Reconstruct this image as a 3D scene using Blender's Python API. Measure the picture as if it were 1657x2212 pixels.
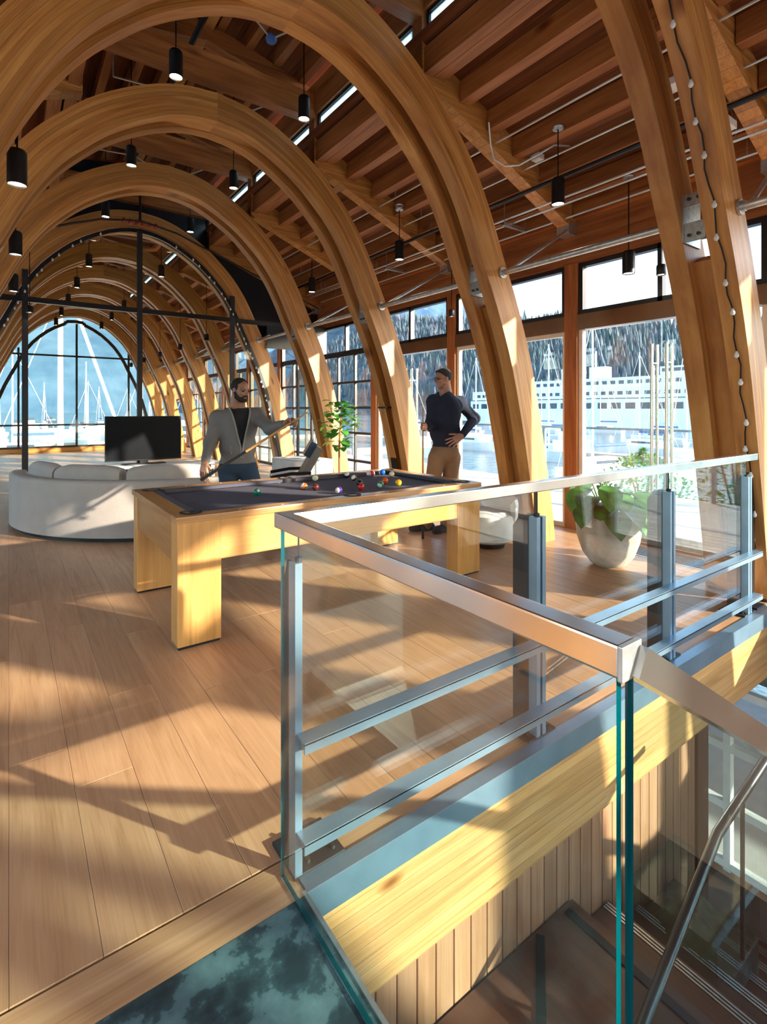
import bpy, bmesh, math, random
import numpy as np
from mathutils import Vector, Matrix, noise
random.seed(7)
S = bpy.context.scene
for o in list(bpy.data.objects): bpy.data.objects.remove(o)
COL = S.collection
R = math.radians

# ------------------------------------------------------------ camera
FPX = 1120.0
cam = bpy.data.cameras.new('camera'); camo = bpy.data.objects.new('camera', cam); COL.objects.link(camo)
cam.sensor_fit = 'HORIZONTAL'; cam.sensor_width = 36.0; cam.lens = FPX/1657*36
cam.shift_y = -(1106-884)/1657
cam.clip_start = 0.05; cam.clip_end = 6000
camo.location = (0, 0, 1.42); camo.rotation_euler = (R(90), 0, -R(35.858))
S.camera = camo

# ------------------------------------------------------------ light
SUN_AZ = (0.54, -0.84); SUN_EL = 16.5
w = bpy.data.worlds.new('World'); S.world = w; w.use_nodes = True
nt = w.node_tree; nt.nodes.clear()
sky = nt.nodes.new('ShaderNodeTexSky'); sky.sky_type = 'NISHITA'; sky.sun_disc = False
sky.sun_elevation = R(SUN_EL); sky.sun_rotation = math.atan2(SUN_AZ[0], SUN_AZ[1])
sky.air_density = 1.0; sky.dust_density = 0.7; sky.ozone_density = 1.0
bg = nt.nodes.new('ShaderNodeBackground'); bg.inputs['Strength'].default_value = 0.9
wo = nt.nodes.new('ShaderNodeOutputWorld')
nt.links.new(sky.outputs[0], bg.inputs['Color']); nt.links.new(bg.outputs[0], wo.inputs['Surface'])
sl = bpy.data.lights.new('sun', 'SUN'); sl.energy = 17.0; sl.angle = R(0.9); sl.color = (1.0, 0.885, 0.73)
so = bpy.data.objects.new('sun', sl); COL.objects.link(so)
dv = Vector((SUN_AZ[0]*math.cos(R(SUN_EL)), SUN_AZ[1]*math.cos(R(SUN_EL)), math.sin(R(SUN_EL))*math.hypot(*SUN_AZ)))
so.rotation_euler = dv.to_track_quat('Z', 'Y').to_euler(); so.location = (6, -10, 9)
S.view_settings.view_transform = 'Standard'; S.view_settings.look = 'None'
S.view_settings.gamma = 1.0; S.view_settings.use_curve_mapping = False
S.view_settings.exposure = 0.12
try:
    S.cycles.transparent_max_bounces = 40; S.cycles.max_bounces = 10; S.cycles.diffuse_bounces = 6
except Exception: pass

# ------------------------------------------------------------ helpers
def root_loc(p):
    v = Vector((0, 0, 0))
    while p is not None:
        v += p.location; p = p.parent
    return v
def tag(o, label=None, cat=None, group=None, kind=None):
    if label: o['label'] = label
    if cat: o['category'] = cat
    if group: o['group'] = group
    if kind: o['kind'] = kind
    return o
def thing(name, label, cat, loc=(0, 0, 0), group=None, kind=None):
    o = bpy.data.objects.new(name, None); COL.objects.link(o); o.location = loc
    o.empty_display_size = 0.1
    return tag(o, label, cat, group, kind)
def copy_tree(o, parent=None):
    c = o.copy(); COL.objects.link(c); c.parent = parent
    for ch in [x for x in bpy.data.objects if x.parent == o]: copy_tree(ch, c)
    return c
def inst(o, name, parent, loc=(0, 0, 0)):
    c = bpy.data.objects.new(name, o.data); COL.objects.link(c); c.parent = parent; c.location = loc
    return c

class MB:
    """collects shapes (world coordinates) and builds one mesh object"""
    def __init__(s): s.v = []; s.f = []; s.m = []; s.uv = None
    def add(s, vs, fs, mi=0):
        b = len(s.v); s.v += [tuple(p) for p in vs]; s.f += [tuple(i+b for i in f) for f in fs]; s.m += [mi]*len(fs); return s
    def box(s, x0, x1, y0, y1, z0, z1, mi=0):
        return s.add([(x0,y0,z0),(x1,y0,z0),(x1,y1,z0),(x0,y1,z0),(x0,y0,z1),(x1,y0,z1),(x1,y1,z1),(x0,y1,z1)],
                     [(0,3,2,1),(4,5,6,7),(0,1,5,4),(1,2,6,5),(2,3,7,6),(3,0,4,7)], mi)
    def bbox(s, x0, x1, y0, y1, z0, z1, r=0.01, mi=0):
        """box with chamfered edges"""
        bm = bmesh.new(); bmesh.ops.create_cube(bm, size=1)
        for v in bm.verts: v.co = Vector(((x0+x1)/2+v.co.x*(x1-x0), (y0+y1)/2+v.co.y*(y1-y0), (z0+z1)/2+v.co.z*(z1-z0)))
        bmesh.ops.bevel(bm, geom=list(bm.edges), offset=r, segments=2, profile=0.6, affect='EDGES')
        return s.bm(bm, mi)
    def bm(s, bm, mi=0):
        bm.verts.ensure_lookup_table(); bm.verts.index_update()
        s.add([v.co for v in bm.verts], [[v.index for v in f.verts] for f in bm.faces], mi); bm.free(); return s
    def beam(s, a, b, w, h, mi=0, up=(0, 0, 1)):
        """box along a-b, width w sideways, height h along up"""
        a = Vector(a); b = Vector(b); d = (b-a).normalized(); u = Vector(up)
        sd = d.cross(u).normalized(); u = sd.cross(d).normalized()
        q = []
        for p in (a, b):
            for i, j in ((-1,-1),(1,-1),(1,1),(-1,1)): q.append(p+sd*(i*w/2)+u*(j*h/2))
        return s.add(q, [(3,2,1,0),(4,5,6,7),(0,1,5,4),(1,2,6,5),(2,3,7,6),(3,0,4,7)], mi)
    def tube(s, pts, r, n=8, cap=True, mi=0):
        pts = [Vector(p) for p in pts]; rs = r if isinstance(r, (list, tuple)) else [r]*len(pts)
        b = len(s.v); prev = None
        for i, p in enumerate(pts):
            d = (pts[min(i+1, len(pts)-1)]-pts[max(i-1, 0)]).normalized()
            ref = prev if prev is not None else (Vector((0,0,1)) if abs(d.z) < 0.9 else Vector((1,0,0)))
            u = (ref-d*ref.dot(d)).normalized(); prev = u; v = d.cross(u)
            for k in range(n):
                a = 2*math.pi*k/n; s.v.append(tuple(p+(u*math.cos(a)+v*math.sin(a))*rs[i]))
        for i in range(len(pts)-1):
            for k in range(n):
                k2 = (k+1) % n
                s.f.append((b+i*n+k, b+i*n+k2, b+(i+1)*n+k2, b+(i+1)*n+k)); s.m.append(mi)
        if cap:
            s.f.append(tuple(b+k for k in range(n))[::-1]); s.m.append(mi)
            e = b+(len(pts)-1)*n; s.f.append(tuple(e+k for k in range(n))); s.m.append(mi)
        return s
    def lathe(s, prof, c=(0,0,0), n=24, mi=0, caps=True):
        b = len(s.v)
        for r, z in prof:
            for k in range(n):
                a = 2*math.pi*k/n; s.v.append((c[0]+r*math.cos(a), c[1]+r*math.sin(a), c[2]+z))
        for i in range(len(prof)-1):
            for k in range(n):
                k2 = (k+1) % n
                s.f.append((b+i*n+k, b+i*n+k2, b+(i+1)*n+k2, b+(i+1)*n+k)); s.m.append(mi)
        if caps:
            s.f.append(tuple(b+k for k in range(n))[::-1]); s.m.append(mi)
            e = b+(len(prof)-1)*n; s.f.append(tuple(e+k for k in range(n))); s.m.append(mi)
        return s
    def prism(s, poly, ax, a0, a1, mi=0):
        """polygon (2-D) swept along axis ax ('x','y','z') from a0 to a1"""
        n = len(poly); P = []
        for a in (a0, a1):
            for (u, v) in poly:
                P.append({'x': (a,u,v), 'y': (u,a,v), 'z': (u,v,a)}[ax])
        fs = [tuple(range(n)), tuple(range(2*n-1, n-1, -1))]
        for i in range(n):
            j = (i+1) % n; fs.append((i, i+n, j+n, j))
        return s.add(P, fs, mi)
    def build(s, name, mat, parent=None, smooth=False, fixn=True):
        off = root_loc(parent) if parent else Vector((0,0,0))
        me = bpy.data.meshes.new(name)
        me.from_pydata([(x-off.x, y-off.y, z-off.z) for x, y, z in s.v], [], s.f)
        for m in (mat if isinstance(mat, (list, tuple)) else [mat]): me.materials.append(m)
        me.polygons.foreach_set('material_index', s.m)
        if fixn:
            bm = bmesh.new(); bm.from_mesh(me); bmesh.ops.recalc_face_normals(bm, faces=bm.faces); bm.to_mesh(me); bm.free()
        if smooth:
            me.polygons.foreach_set('use_smooth', [True]*len(me.polygons))
            try: me.set_sharp_from_angle(angle=R(40))
            except Exception: pass
        me.update()
        o = bpy.data.objects.new(name, me); COL.objects.link(o)
        if parent: o.parent = parent
        return o

# ------------------------------------------------------------ materials
def newmat(name):
    m = bpy.data.materials.new(name); m.use_nodes = True; t = m.node_tree; t.nodes.clear()
    out = t.nodes.new('ShaderNodeOutputMaterial'); return m, t, out
def N(t, kind, **kw):
    n = t.nodes.new(kind)
    for k, v in kw.items():
        if k in n.inputs: n.inputs[k].default_value = v
        else: setattr(n, k, v)
    return n
def principled(t, out, col=None, rough=.5, metal=0., **kw):
    b = t.nodes.new('ShaderNodeBsdfPrincipled')
    if col is not None: b.inputs['Base Color'].default_value = (*col, 1)
    b.inputs['Roughness'].default_value = rough; b.inputs['Metallic'].default_value = metal
    for k, v in kw.items(): b.inputs[k].default_value = v
    t.links.new(b.outputs[0], out.inputs['Surface']); return b
def ramp(t, stops):
    r = t.nodes.new('ShaderNodeValToRGB'); e = r.color_ramp.elements
    while len(e) > 1: e.remove(e[-1])
    e[0].position = stops[0][0]; e[0].color = (*stops[0][1], 1)
    for p, c in stops[1:]:
        q = e.new(p); q.color = (*c, 1)
    return r
def plain(name, col, rough=.5, metal=0., var=0.08, scale=6., bump=0., bscale=200., **kw):
    """procedural plain colour with slight noise"""
    m, t, out = newmat(name); b = principled(t, out, col, rough, metal, **kw)
    tc = N(t, 'ShaderNodeTexCoord'); n = N(t, 'ShaderNodeTexNoise', Scale=scale, Detail=4.)
    t.links.new(tc.outputs['Object'], n.inputs['Vector'])
    lo = tuple(c*(1-var) for c in col); hi = tuple(min(1, c*(1+var)) for c in col)
    r = ramp(t, [(.3, lo), (.7, hi)]); t.links.new(n.outputs['Fac'], r.inputs[0]); t.links.new(r.outputs[0], b.inputs['Base Color'])
    if bump:
        n2 = N(t, 'ShaderNodeTexNoise', Scale=bscale, Detail=2.); t.links.new(tc.outputs['Object'], n2.inputs['Vector'])
        bp = N(t, 'ShaderNodeBump', Strength=bump, Distance=.01); t.links.new(n2.outputs['Fac'], bp.inputs['Height']); t.links.new(bp.outputs[0], b.inputs['Normal'])
    return m
def wood(name, dark, mid, light, axis='x', rough=.42, lam=0., lamaxis='z', rnd=.12, knots=0., scale=1., uv=False, spec=.5):
    m, t, out = newmat(name); b = principled(t, out, mid, rough); L = t.links.new
    b.inputs['Specular IOR Level'].default_value = spec
    tc = N(t, 'ShaderNodeTexCoord'); oi = N(t, 'ShaderNodeObjectInfo')
    src = tc.outputs['UV' if uv else 'Object']
    ofs = N(t, 'ShaderNodeVectorMath', operation='MULTIPLY_ADD')
    ofs.inputs[0].default_value = (1, 1, 1)
    mul = N(t, 'ShaderNodeMath', operation='MULTIPLY'); mul.inputs[1].default_value = 37.; L(oi.outputs['Random'], mul.inputs[0])
    cmb = N(t, 'ShaderNodeCombineXYZ'); [L(mul.outputs[0], cmb.inputs[i]) for i in range(3)]
    L(src, ofs.inputs[0]); ofs.inputs[1].default_value = (1, 1, 1); L(cmb.outputs[0], ofs.inputs[2])
    vec = ofs.outputs[0]
    lamfac = None
    if lam:
        sp = N(t, 'ShaderNodeSeparateXYZ'); L(src, sp.inputs[0])
        dv_ = N(t, 'ShaderNodeMath', operation='DIVIDE'); dv_.inputs[1].default_value = lam; L(sp.outputs['xyz'.index(lamaxis)], dv_.inputs[0])
        fl = N(t, 'ShaderNodeMath', operation='FLOOR'); L(dv_.outputs[0], fl.inputs[0])
        fr = N(t, 'ShaderNodeMath', operation='FRACT'); L(dv_.outputs[0], fr.inputs[0])
        add = N(t, 'ShaderNodeMath', operation='ADD'); L(fl.outputs[0], add.inputs[0]); L(mul.outputs[0], add.inputs[1])
        wn = N(t, 'ShaderNodeTexWhiteNoise', noise_dimensions='1D'); L(add.outputs[0], wn.inputs['W'])
        lamfac = wn.outputs['Value']
        sh = N(t, 'ShaderNodeVectorMath', operation='MULTIPLY_ADD'); L(wn.outputs['Color'], sh.inputs[0]); sh.inputs[1].default_value = (9, 9, 9); L(vec, sh.inputs[2]); vec = sh.outputs[0]
    mp = N(t, 'ShaderNodeMapping'); L(vec, mp.inputs['Vector'])
    sc = {'x': (.6, 9, 9), 'y': (9, .6, 9), 'z': (9, 9, .6)}[axis]; mp.inputs['Scale'].default_value = tuple(v*scale for v in sc)
    n1 = N(t, 'ShaderNodeTexNoise', Scale=1.2, Detail=5., Roughness=.6, Distortion=1.2); L(mp.outputs[0], n1.inputs['Vector'])
    mp2 = N(t, 'ShaderNodeMapping'); L(vec, mp2.inputs['Vector']); mp2.inputs['Scale'].default_value = tuple(v*scale*(8 if v > 1 else 3) for v in sc)
    n2 = N(t, 'ShaderNodeTexNoise', Scale=1.5, Detail=3.); L(mp2.outputs[0], n2.inputs['Vector'])
    mx = N(t, 'ShaderNodeMath', operation='MULTIPLY_ADD'); L(n2.outputs['Fac'], mx.inputs[0]); mx.inputs[1].default_value = .45; L(n1.outputs['Fac'], mx.inputs[2])
    r = ramp(t, [(.45, dark), (.72, mid), (.98, light)]); L(mx.outputs[0], r.inputs[0])
    col = r.outputs[0]
    def scalecol(col, fac, amt):
        a = N(t, 'ShaderNodeMath', operation='MULTIPLY_ADD'); L(fac, a.inputs[0]); a.inputs[1].default_value = 2*amt; a.inputs[2].default_value = 1-amt
        v = N(t, 'ShaderNodeVectorMath', operation='SCALE'); L(col, v.inputs[0]); L(a.outputs[0], v.inputs['Scale']); return v.outputs[0]
    col = scalecol(col, oi.outputs['Random'], rnd)
    if lam:
        col = scalecol(col, lamfac, .20)
        gl = N(t, 'ShaderNodeMath', operation='LESS_THAN'); L(fr.outputs[0], gl.inputs[0]); gl.inputs[1].default_value = .055
        g2 = N(t, 'ShaderNodeMath', operation='MULTIPLY_ADD'); L(gl.outputs[0], g2.inputs[0]); g2.inputs[1].default_value = -.42; g2.inputs[2].default_value = 1.
        v = N(t, 'ShaderNodeVectorMath', operation='SCALE'); L(col, v.inputs[0]); L(g2.outputs[0], v.inputs['Scale']); col = v.outputs[0]
    if knots:
        mk = N(t, 'ShaderNodeMapping'); L(vec, mk.inputs['Vector']); ks = {'x': (.45, 1, 1), 'y': (1, .45, 1), 'z': (1, 1, .45)}[axis]
        mk.inputs['Scale'].default_value = tuple(q*knots for q in ks)
        vo = N(t, 'ShaderNodeTexVoronoi', Scale=1.6); L(mk.outputs[0], vo.inputs['Vector'])
        kr = ramp(t, [(.035, (.25,.14,.07)), (.075, (.62,.5,.4)), (.12, (1,1,1))]); L(vo.outputs['Distance'], kr.inputs[0])
        v = N(t, 'ShaderNodeVectorMath', operation='MULTIPLY'); L(col, v.inputs[0]); L(kr.outputs[0], v.inputs[1]); col = v.outputs[0]
    L(col, b.inputs['Base Color'])
    bp = N(t, 'ShaderNodeBump', Strength=.06, Distance=.004); L(mx.outputs[0], bp.inputs['Height']); L(bp.outputs[0], b.inputs['Normal'])
    return m
def glass(name, tint=(.93,.97,.95), ior=1.45, rough=0., gl=(1,1,1)):
    m, t, out = newmat(name)
    tr = N(t, 'ShaderNodeBsdfTransparent'); tr.inputs[0].default_value = (*tint, 1)
    g = N(t, 'ShaderNodeBsdfGlossy'); g.inputs['Roughness'].default_value = rough; g.inputs['Color'].default_value = (*gl, 1)
    lw = N(t, 'ShaderNodeLayerWeight'); lw.inputs['Blend'].default_value = .5
    pw_ = N(t, 'ShaderNodeMath', operation='POWER'); t.links.new(lw.outputs['Facing'], pw_.inputs[0]); pw_.inputs[1].default_value = 5.
    f0 = ((ior-1)/(ior+1))**2
    fr = N(t, 'ShaderNodeMath', operation='MULTIPLY_ADD'); t.links.new(pw_.outputs[0], fr.inputs[0]); fr.inputs[1].default_value = 1-f0; fr.inputs[2].default_value = f0
    mx = N(t, 'ShaderNodeMixShader'); t.links.new(fr.outputs[0], mx.inputs[0]); t.links.new(tr.outputs[0], mx.inputs[1]); t.links.new(g.outputs[0], mx.inputs[2])
    t.links.new(mx.outputs[0], out.inputs['Surface']); return m
def emit(name, col, strength):
    m, t, out = newmat(name); e = N(t, 'ShaderNodeEmission'); e.inputs[0].default_value = (*col, 1); e.inputs[1].default_value = strength
    t.links.new(e.outputs[0], out.inputs['Surface']); return m

GD, GM, GLt = (.28,.100,.022), (.50,.215,.055), (.64,.330,.10)
M = {}
M['glulam_uv'] = wood('glulam_arch', GD, GM, GLt, 'x', rough=.45, lam=.038, lamaxis='y', uv=True, knots=1.6, rnd=.06)
for a in 'xyz': M['glulam_'+a] = wood('glulam_'+a, GD, GM, GLt, a, lam=.04, lamaxis='z' if a != 'z' else 'x', knots=1.4)
RD, RM, RL = (.19,.055,.014), (.35,.12,.032), (.48,.19,.058)
for a in 'xyz': M['fir_'+a] = wood('red_fir_'+a, RD, RM, RL, a, knots=1.3, rough=.5)
M['deck'] = wood('roof_deck', (.11,.030,.009), (.19,.055,.016), (.26,.085,.026), 'y', lam=.14, lamaxis='x', rough=.55)
M['floor'] = wood('oak_floor', (.38,.195,.095), (.50,.275,.145), (.57,.33,.185), 'y', rough=.38, rnd=.11, knots=.5, scale=1.7)
M['floor_x'] = wood('oak_floor_border', (.37,.185,.085), (.52,.285,.145), (.62,.365,.205), 'x', rough=.38, rnd=.1)
M['subfloor'] = plain('subfloor', (.12,.06,.03), .7)
M['pine'] = wood('pale_beam', (.36,.165,.055), (.58,.318,.120), (.69,.42,.18), 'x', lam=.042, lamaxis='z', knots=2.4, rough=.4)
M['cedar'] = wood('cedar_board', (.30,.135,.065), (.43,.22,.12), (.53,.29,.17), 'z', rough=.5, rnd=.16)
M['table'] = wood('maple_table', (.46,.215,.062), (.60,.305,.092), (.68,.375,.13), 'z', rough=.3, rnd=.05)
M['table_x'] = wood('maple_table_x', (.46,.215,.062), (.60,.305,.092), (.68,.375,.13), 'x', rough=.3, rnd=.05)
M['table_y'] = wood('maple_table_y', (.30,.13,.035), (.40,.19,.055), (.48,.25,.08), 'y', rough=.3, rnd=.05)
M['walnut'] = wood('table_rail', (.30,.14,.05), (.42,.21,.08), (.52,.28,.11), 'x', rough=.25)
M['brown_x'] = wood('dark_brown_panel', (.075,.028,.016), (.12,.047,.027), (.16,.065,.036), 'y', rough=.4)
M['black'] = plain('black_metal', (.012,.012,.014), .4, .3)
M['dark_frame'] = plain('dark_frame', (.035,.033,.036), .4, .4)
M['navy'] = plain('navy_panel', (.012,.018,.028), .25)
M['steel_blue'] = plain('blue_grey_steel', (.20,.31,.42), .33, .55, var=.12)
M['steel_dark'] = plain('dark_steel_plate', (.018,.021,.026), .55, .2)
M['galv'] = plain('galvanised_steel', (.55,.57,.58), .38, .85, var=.2, scale=25.)
M['chrome'] = plain('brushed_stainless', (.62,.62,.60), .22, .95)
M['bronze'] = plain('bronze_box', (.22,.12,.07), .3, .7)
M['bolt'] = plain('bolt', (.10,.11,.12), .3, .8)
M['glass'] = glass('window_glass', (.95,.98,.97))
M['glass_rail'] = glass('guard_glass', (.955,.965,.945), 1.45)
M['glass_stair'] = glass('stair_glass', (.80,.90,.90), 1.5)
M['glass_part'] = glass('partition_glass', (.95,.95,.87), 1.28)
M['glass_edge'] = plain('glass_edge', (.0,.055,.07), .12, 0., var=.3, scale=3.)
_m, _t, _o = newmat('sun_diffusing_clerestory'); _tl = N(_t, 'ShaderNodeBsdfTranslucent'); _tl.inputs[0].default_value = (.50,.66,.74,1)  # clear panes made translucent to diffuse the sun and look bright
_g = N(_t, 'ShaderNodeBsdfGlossy'); _g.inputs['Roughness'].default_value = .1; _x = N(_t, 'ShaderNodeMixShader'); _x.inputs[0].default_value = .06
_t.links.new(_tl.outputs[0], _x.inputs[1]); _t.links.new(_g.outputs[0], _x.inputs[2]); _t.links.new(_x.outputs[0], _o.inputs['Surface']); M['clerestory'] = _m
M['frost'] = glass('transom_glass', (.96,.97,.98))
M['white'] = plain('white_paint', (.78,.78,.76), .5)
M['lamp_on'] = emit('lamp_face', (1., .82, .58), 26.)
M['conduit'] = plain('conduit', (.62,.62,.60), .35, .7)
# ============================================================ layout
XC = 1.81; YA = 3.476; SP = 2.056
def YK(k): return YA+k*SP
XW = 5.48; XWL = 2*XC-XW            # window walls, right and left
OX0, OX1, OY0, OY1 = .71, 4.42, -1.0, 1.373   # stair opening
YS, YN = -4.2, 20.35
# ---------------------------------------------------------------- floor
m = MB()
m.box(XWL-.1, OX0, YS, OY1, -.30, -.016)
m.box(XWL-.1, XW+.1, OY1+.012, 9.55, -.30, -.016)
m.box(OX1, XW+.1, YS, OY1+.012, -.30, -.016)
m.box(OX0, OX1, YS, OY0, -.30, -.016)
floor = m.build('floor', M['subfloor']); tag(floor, kind='structure')
m = MB(); m.box(XWL-.1, XW+.1, 9.55, YN, -.30, 0); fb = m.build('floor_far', M['floor']); tag(fb, kind='structure')
pw = .2; cache = {}
rng = random.Random(3)
def plank(x0, x1, y0, y1, mat='floor', par=None):
    key = (round(x1-x0, 3), round(y1-y0, 3), mat)
    if key not in cache:
        a, b = key[0]/2, key[1]/2; mm = MB(); c = .0012
        mm.add([(-a,-b,-.016),(a,-b,-.016),(a,b,-.016),(-a,b,-.016),(-a,-b,-c),(a,-b,-c),(a,b,-c),(-a,b,-c),
                (-a+c,-b+c,0),(a-c,-b+c,0),(a-c,b-c,0),(-a+c,b-c,0)],
               [(0,1,5,4),(1,2,6,5),(2,3,7,6),(3,0,4,7),(4,5,9,8),(5,6,10,9),(6,7,11,10),(7,4,8,11),(8,9,10,11)])
        o = mm.build('plank', M[mat], floor); cache[key] = o; o.location = ((x0+x1)/2, (y0+y1)/2, 0); return o
    o = inst(cache[key], 'plank', floor, ((x0+x1)/2, (y0+y1)/2, 0)); return o
x = -1.8
while x < XW-.02:
    x1 = min(x+pw, XW)
    y = 1.516; first = True
    while y < 9.5:
        L = 1.5 if x < -.41 else rng.choice([1.7, 1.9, 2.1])
        if x < -.41: L = 4.0
        if first: L *= rng.choice([.35, .6, .8, 1.])
        first = False
        y1 = min(y+L, 9.55)
        if 9.55-y1 < .3: y1 = 9.55
        plank(x+.0006, x1-.0006, y+.0006, y1-.0006); y = y1
    x = x1
x = OX1
while x < XW-.02:
    x1 = min(x+pw, XW); plank(x+.0008, x1-.0008, YS, 1.372); x = x1
m = MB(); m.box(-1.8, OX0-.004, OY1-.01, 1.507, -.016, 0); m.build('border_plank', M['floor_x'], floor)
m = MB(); m.box(OX0-.004, XW, OY1+.045, 1.507, -.016, -.0005); m.build('border_plank', M['floor_x'], floor)
# slate landing
mt, t, out = newmat('teal_slate'); b = principled(t, out, (.05,.1,.11), .38)
tc = N(t, 'ShaderNodeTexCoord'); n1 = N(t, 'ShaderNodeTexNoise', Scale=7., Detail=9., Roughness=.62, Distortion=.05)
t.links.new(tc.outputs['Object'], n1.inputs['Vector'])
r_ = ramp(t, [(.40, (.016,.034,.043)), (.485, (.032,.068,.080)), (.515, (.075,.14,.155)), (.66, (.115,.205,.22))]); t.links.new(n1.outputs['Fac'], r_.inputs[0]); t.links.new(r_.outputs[0], b.inputs['Base Color'])
M['slate'] = mt
m = MB(); m.box(-1.8, OX0-.012, OY0-.4, OY1-.012, -.016, 0); m.build('slate_slab', M['slate'], floor)
m = MB(); m.box(OX0-.012, OX0, OY0, OY1, -.28, .004); m.build('edge_trim', M['galv'], floor)

# ---------------------------------------------------------------- stairwell edge
m = MB(); m.box(OX0, OX1, OY1-.012, OY1, -.095, .006); m.box(OX0, OX1, OY1, OY1+.045, -.012, .006)
tr = m.build('trim_1', M['steel_blue']); tag(tr, kind='structure')
m = MB(); m.box(OX0, OX1+.3, OY1+.001, OY1+.14, -.465, -.096); o = m.build('trim_2', M['pine']); tag(o, kind='structure')
wl = thing('wall_stairwell', None, None, (OX0, OY1+.05, -2.9), kind='structure')
n = 29; cb = None
for i in range(n):
    x0 = OX0+.01+i*.0885
    if cb is None:
        m = MB(); m.bbox(x0, x0+.0835, OY1+.03, OY1+.05, -2.9, -.45, r=.004); cb = m.build('cedar_board', M['cedar'], wl)
    else: inst(cb, 'cedar_board', wl, (i*.0885, 0, 0))
m = MB(); m.box(OX0, OX0+n*.0885+.02, OY1+.05, OY1+.12, -2.9, -.45); m.build('backing', M['black'], wl)
m = MB(); m.box(OX0+n*.0885+.02, OX0+n*.0885+.16, OY1+.02, OY1+.16, -2.9, -.45); m.build('end_post', M['dark_frame'], wl)

# ---------------------------------------------------------------- arches
CP = [(0,4.50),(.25,4.475),(.5,4.40),(.78,4.255),(1.02,4.09),(1.22,3.905),(1.41,3.70),(1.59,3.44),(1.74,3.16),(1.87,2.87),(1.99,2.62),(2.13,2.31),(2.31,1.83),(2.47,1.21),(2.60,.6),(2.71,0)]
def catmull(P, sub=4):
    P = [Vector(p) for p in P]; Q = [P[0]*2-P[1]]+P+[P[-1]*2-P[-2]]; o = []
    for i in range(1, len(Q)-2):
        for k in range(sub):
            u = k/sub; a, b, c, d = Q[i-1:i+3]
            o.append(.5*((2*b)+(c-a)*u+(2*a-5*b+4*c-d)*u*u+(3*b-a-3*c+d)*u**3))
    o.append(P[-1]); return o
INN = catmull(CP, 3)
def prof_out(th):
    o = []
    for i, p in enumerate(INN):
        d = (INN[min(i+1, len(INN)-1)]-INN[max(i-1, 0)]).normalized()
        nrm = Vector((-d.y, d.x)); nrm = nrm if nrm.x > 0 or (i == 0) else -nrm
        if nrm.y < -.01 and i < 20: nrm = -nrm
        if i == 0: nrm = Vector((0, 1))*1.02
        o.append(p+nrm*th)
    k = INN[-1]; o[-1] = Vector((o[-1].x+.0, 0)); o[0].x = 0
    return o
OUT = prof_out(.30)
def inner_x(z):
    for a, b in zip(INN, INN[1:]):
        if a.y >= z >= b.y: return a.x+(b.x-a.x)*(a.y-z)/(a.y-b.y+1e-9)
    return INN[-1].x
def curved(name, inn, outp, y0, y1, sgn, mat, parent):
    """solid between two profile curves, swept y0..y1, with lamination UVs"""
    me = bpy.data.meshes.new(name); n = len(inn); V = []; F = []; UV = []
    s = 0; ss = [0]
    for a, b in zip(inn, inn[1:]): s += (b-a).length; ss.append(s)
    for i in range(n):
        for p in (inn[i], outp[i]):
            for y in (y0, y1): V.append((sgn*p.x, y, p.y))
    idx = lambda i, j, k: i*4+j*2+k
    def q(a, b, c, d, uvs): F.append((a, b, c, d)); UV.extend(uvs)
    for i in range(n-1):
        u0, u1 = ss[i], ss[i+1]; th = .302
        q(idx(i,0,0), idx(i,1,0), idx(i+1,1,0), idx(i+1,0,0), [(u0,0),(u0,th),(u1,th),(u1,0)])
        q(idx(i,0,1), idx(i+1,0,1), idx(i+1,1,1), idx(i,1,1), [(u0,5),(u1,5),(u1,5+th),(u0,5+th)])
        e = .0345
        q(idx(i,0,0), idx(i+1,0,0), idx(i+1,0,1), idx(i,0,1), [(u0,.003),(u1,.003),(u1,e),(u0,e)])
        q(idx(i,1,0), idx(i,1,1), idx(i+1,1,1), idx(i+1,1,0), [(u0,.041),(u0,.041+.03),(u1,.041+.03),(u1,.041)])
    for i in (0, n-1):
        q(idx(i,0,0), idx(i,0,1), idx(i,1,1), idx(i,1,0), [(0,.003),(.03,.003),(.03,.03),(0,.03)])
    me.from_pydata(V, [], F); ul = me.uv_layers.new(name='UVMap')
    for i, uv in enumerate(UV): ul.data[i].uv = uv
    bm = bmesh.new(); bm.from_mesh(me); bmesh.ops.recalc_face_normals(bm, faces=bm.faces); bm.to_mesh(me); bm.free()
    me.materials.append(mat); me.polygons.foreach_set('use_smooth', [True]*len(me.polygons)); me.set_sharp_from_angle(angle=R(35))
    o = bpy.data.objects.new(name, me); COL.objects.link(o); o.parent = parent; return o
RIB, GAP = .14, .15; ADEP = RIB*2+GAP
def lerp_prof(d):   # profile offset inward by d from the intrados (d>0 into the wood)
    o = []
    for a, b in zip(INN, OUT): o.append(a+(b-a)*(d/.30))
    return o
PZ = 2.77; PX = 2.15      # pipe height and offset from the axis
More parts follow.
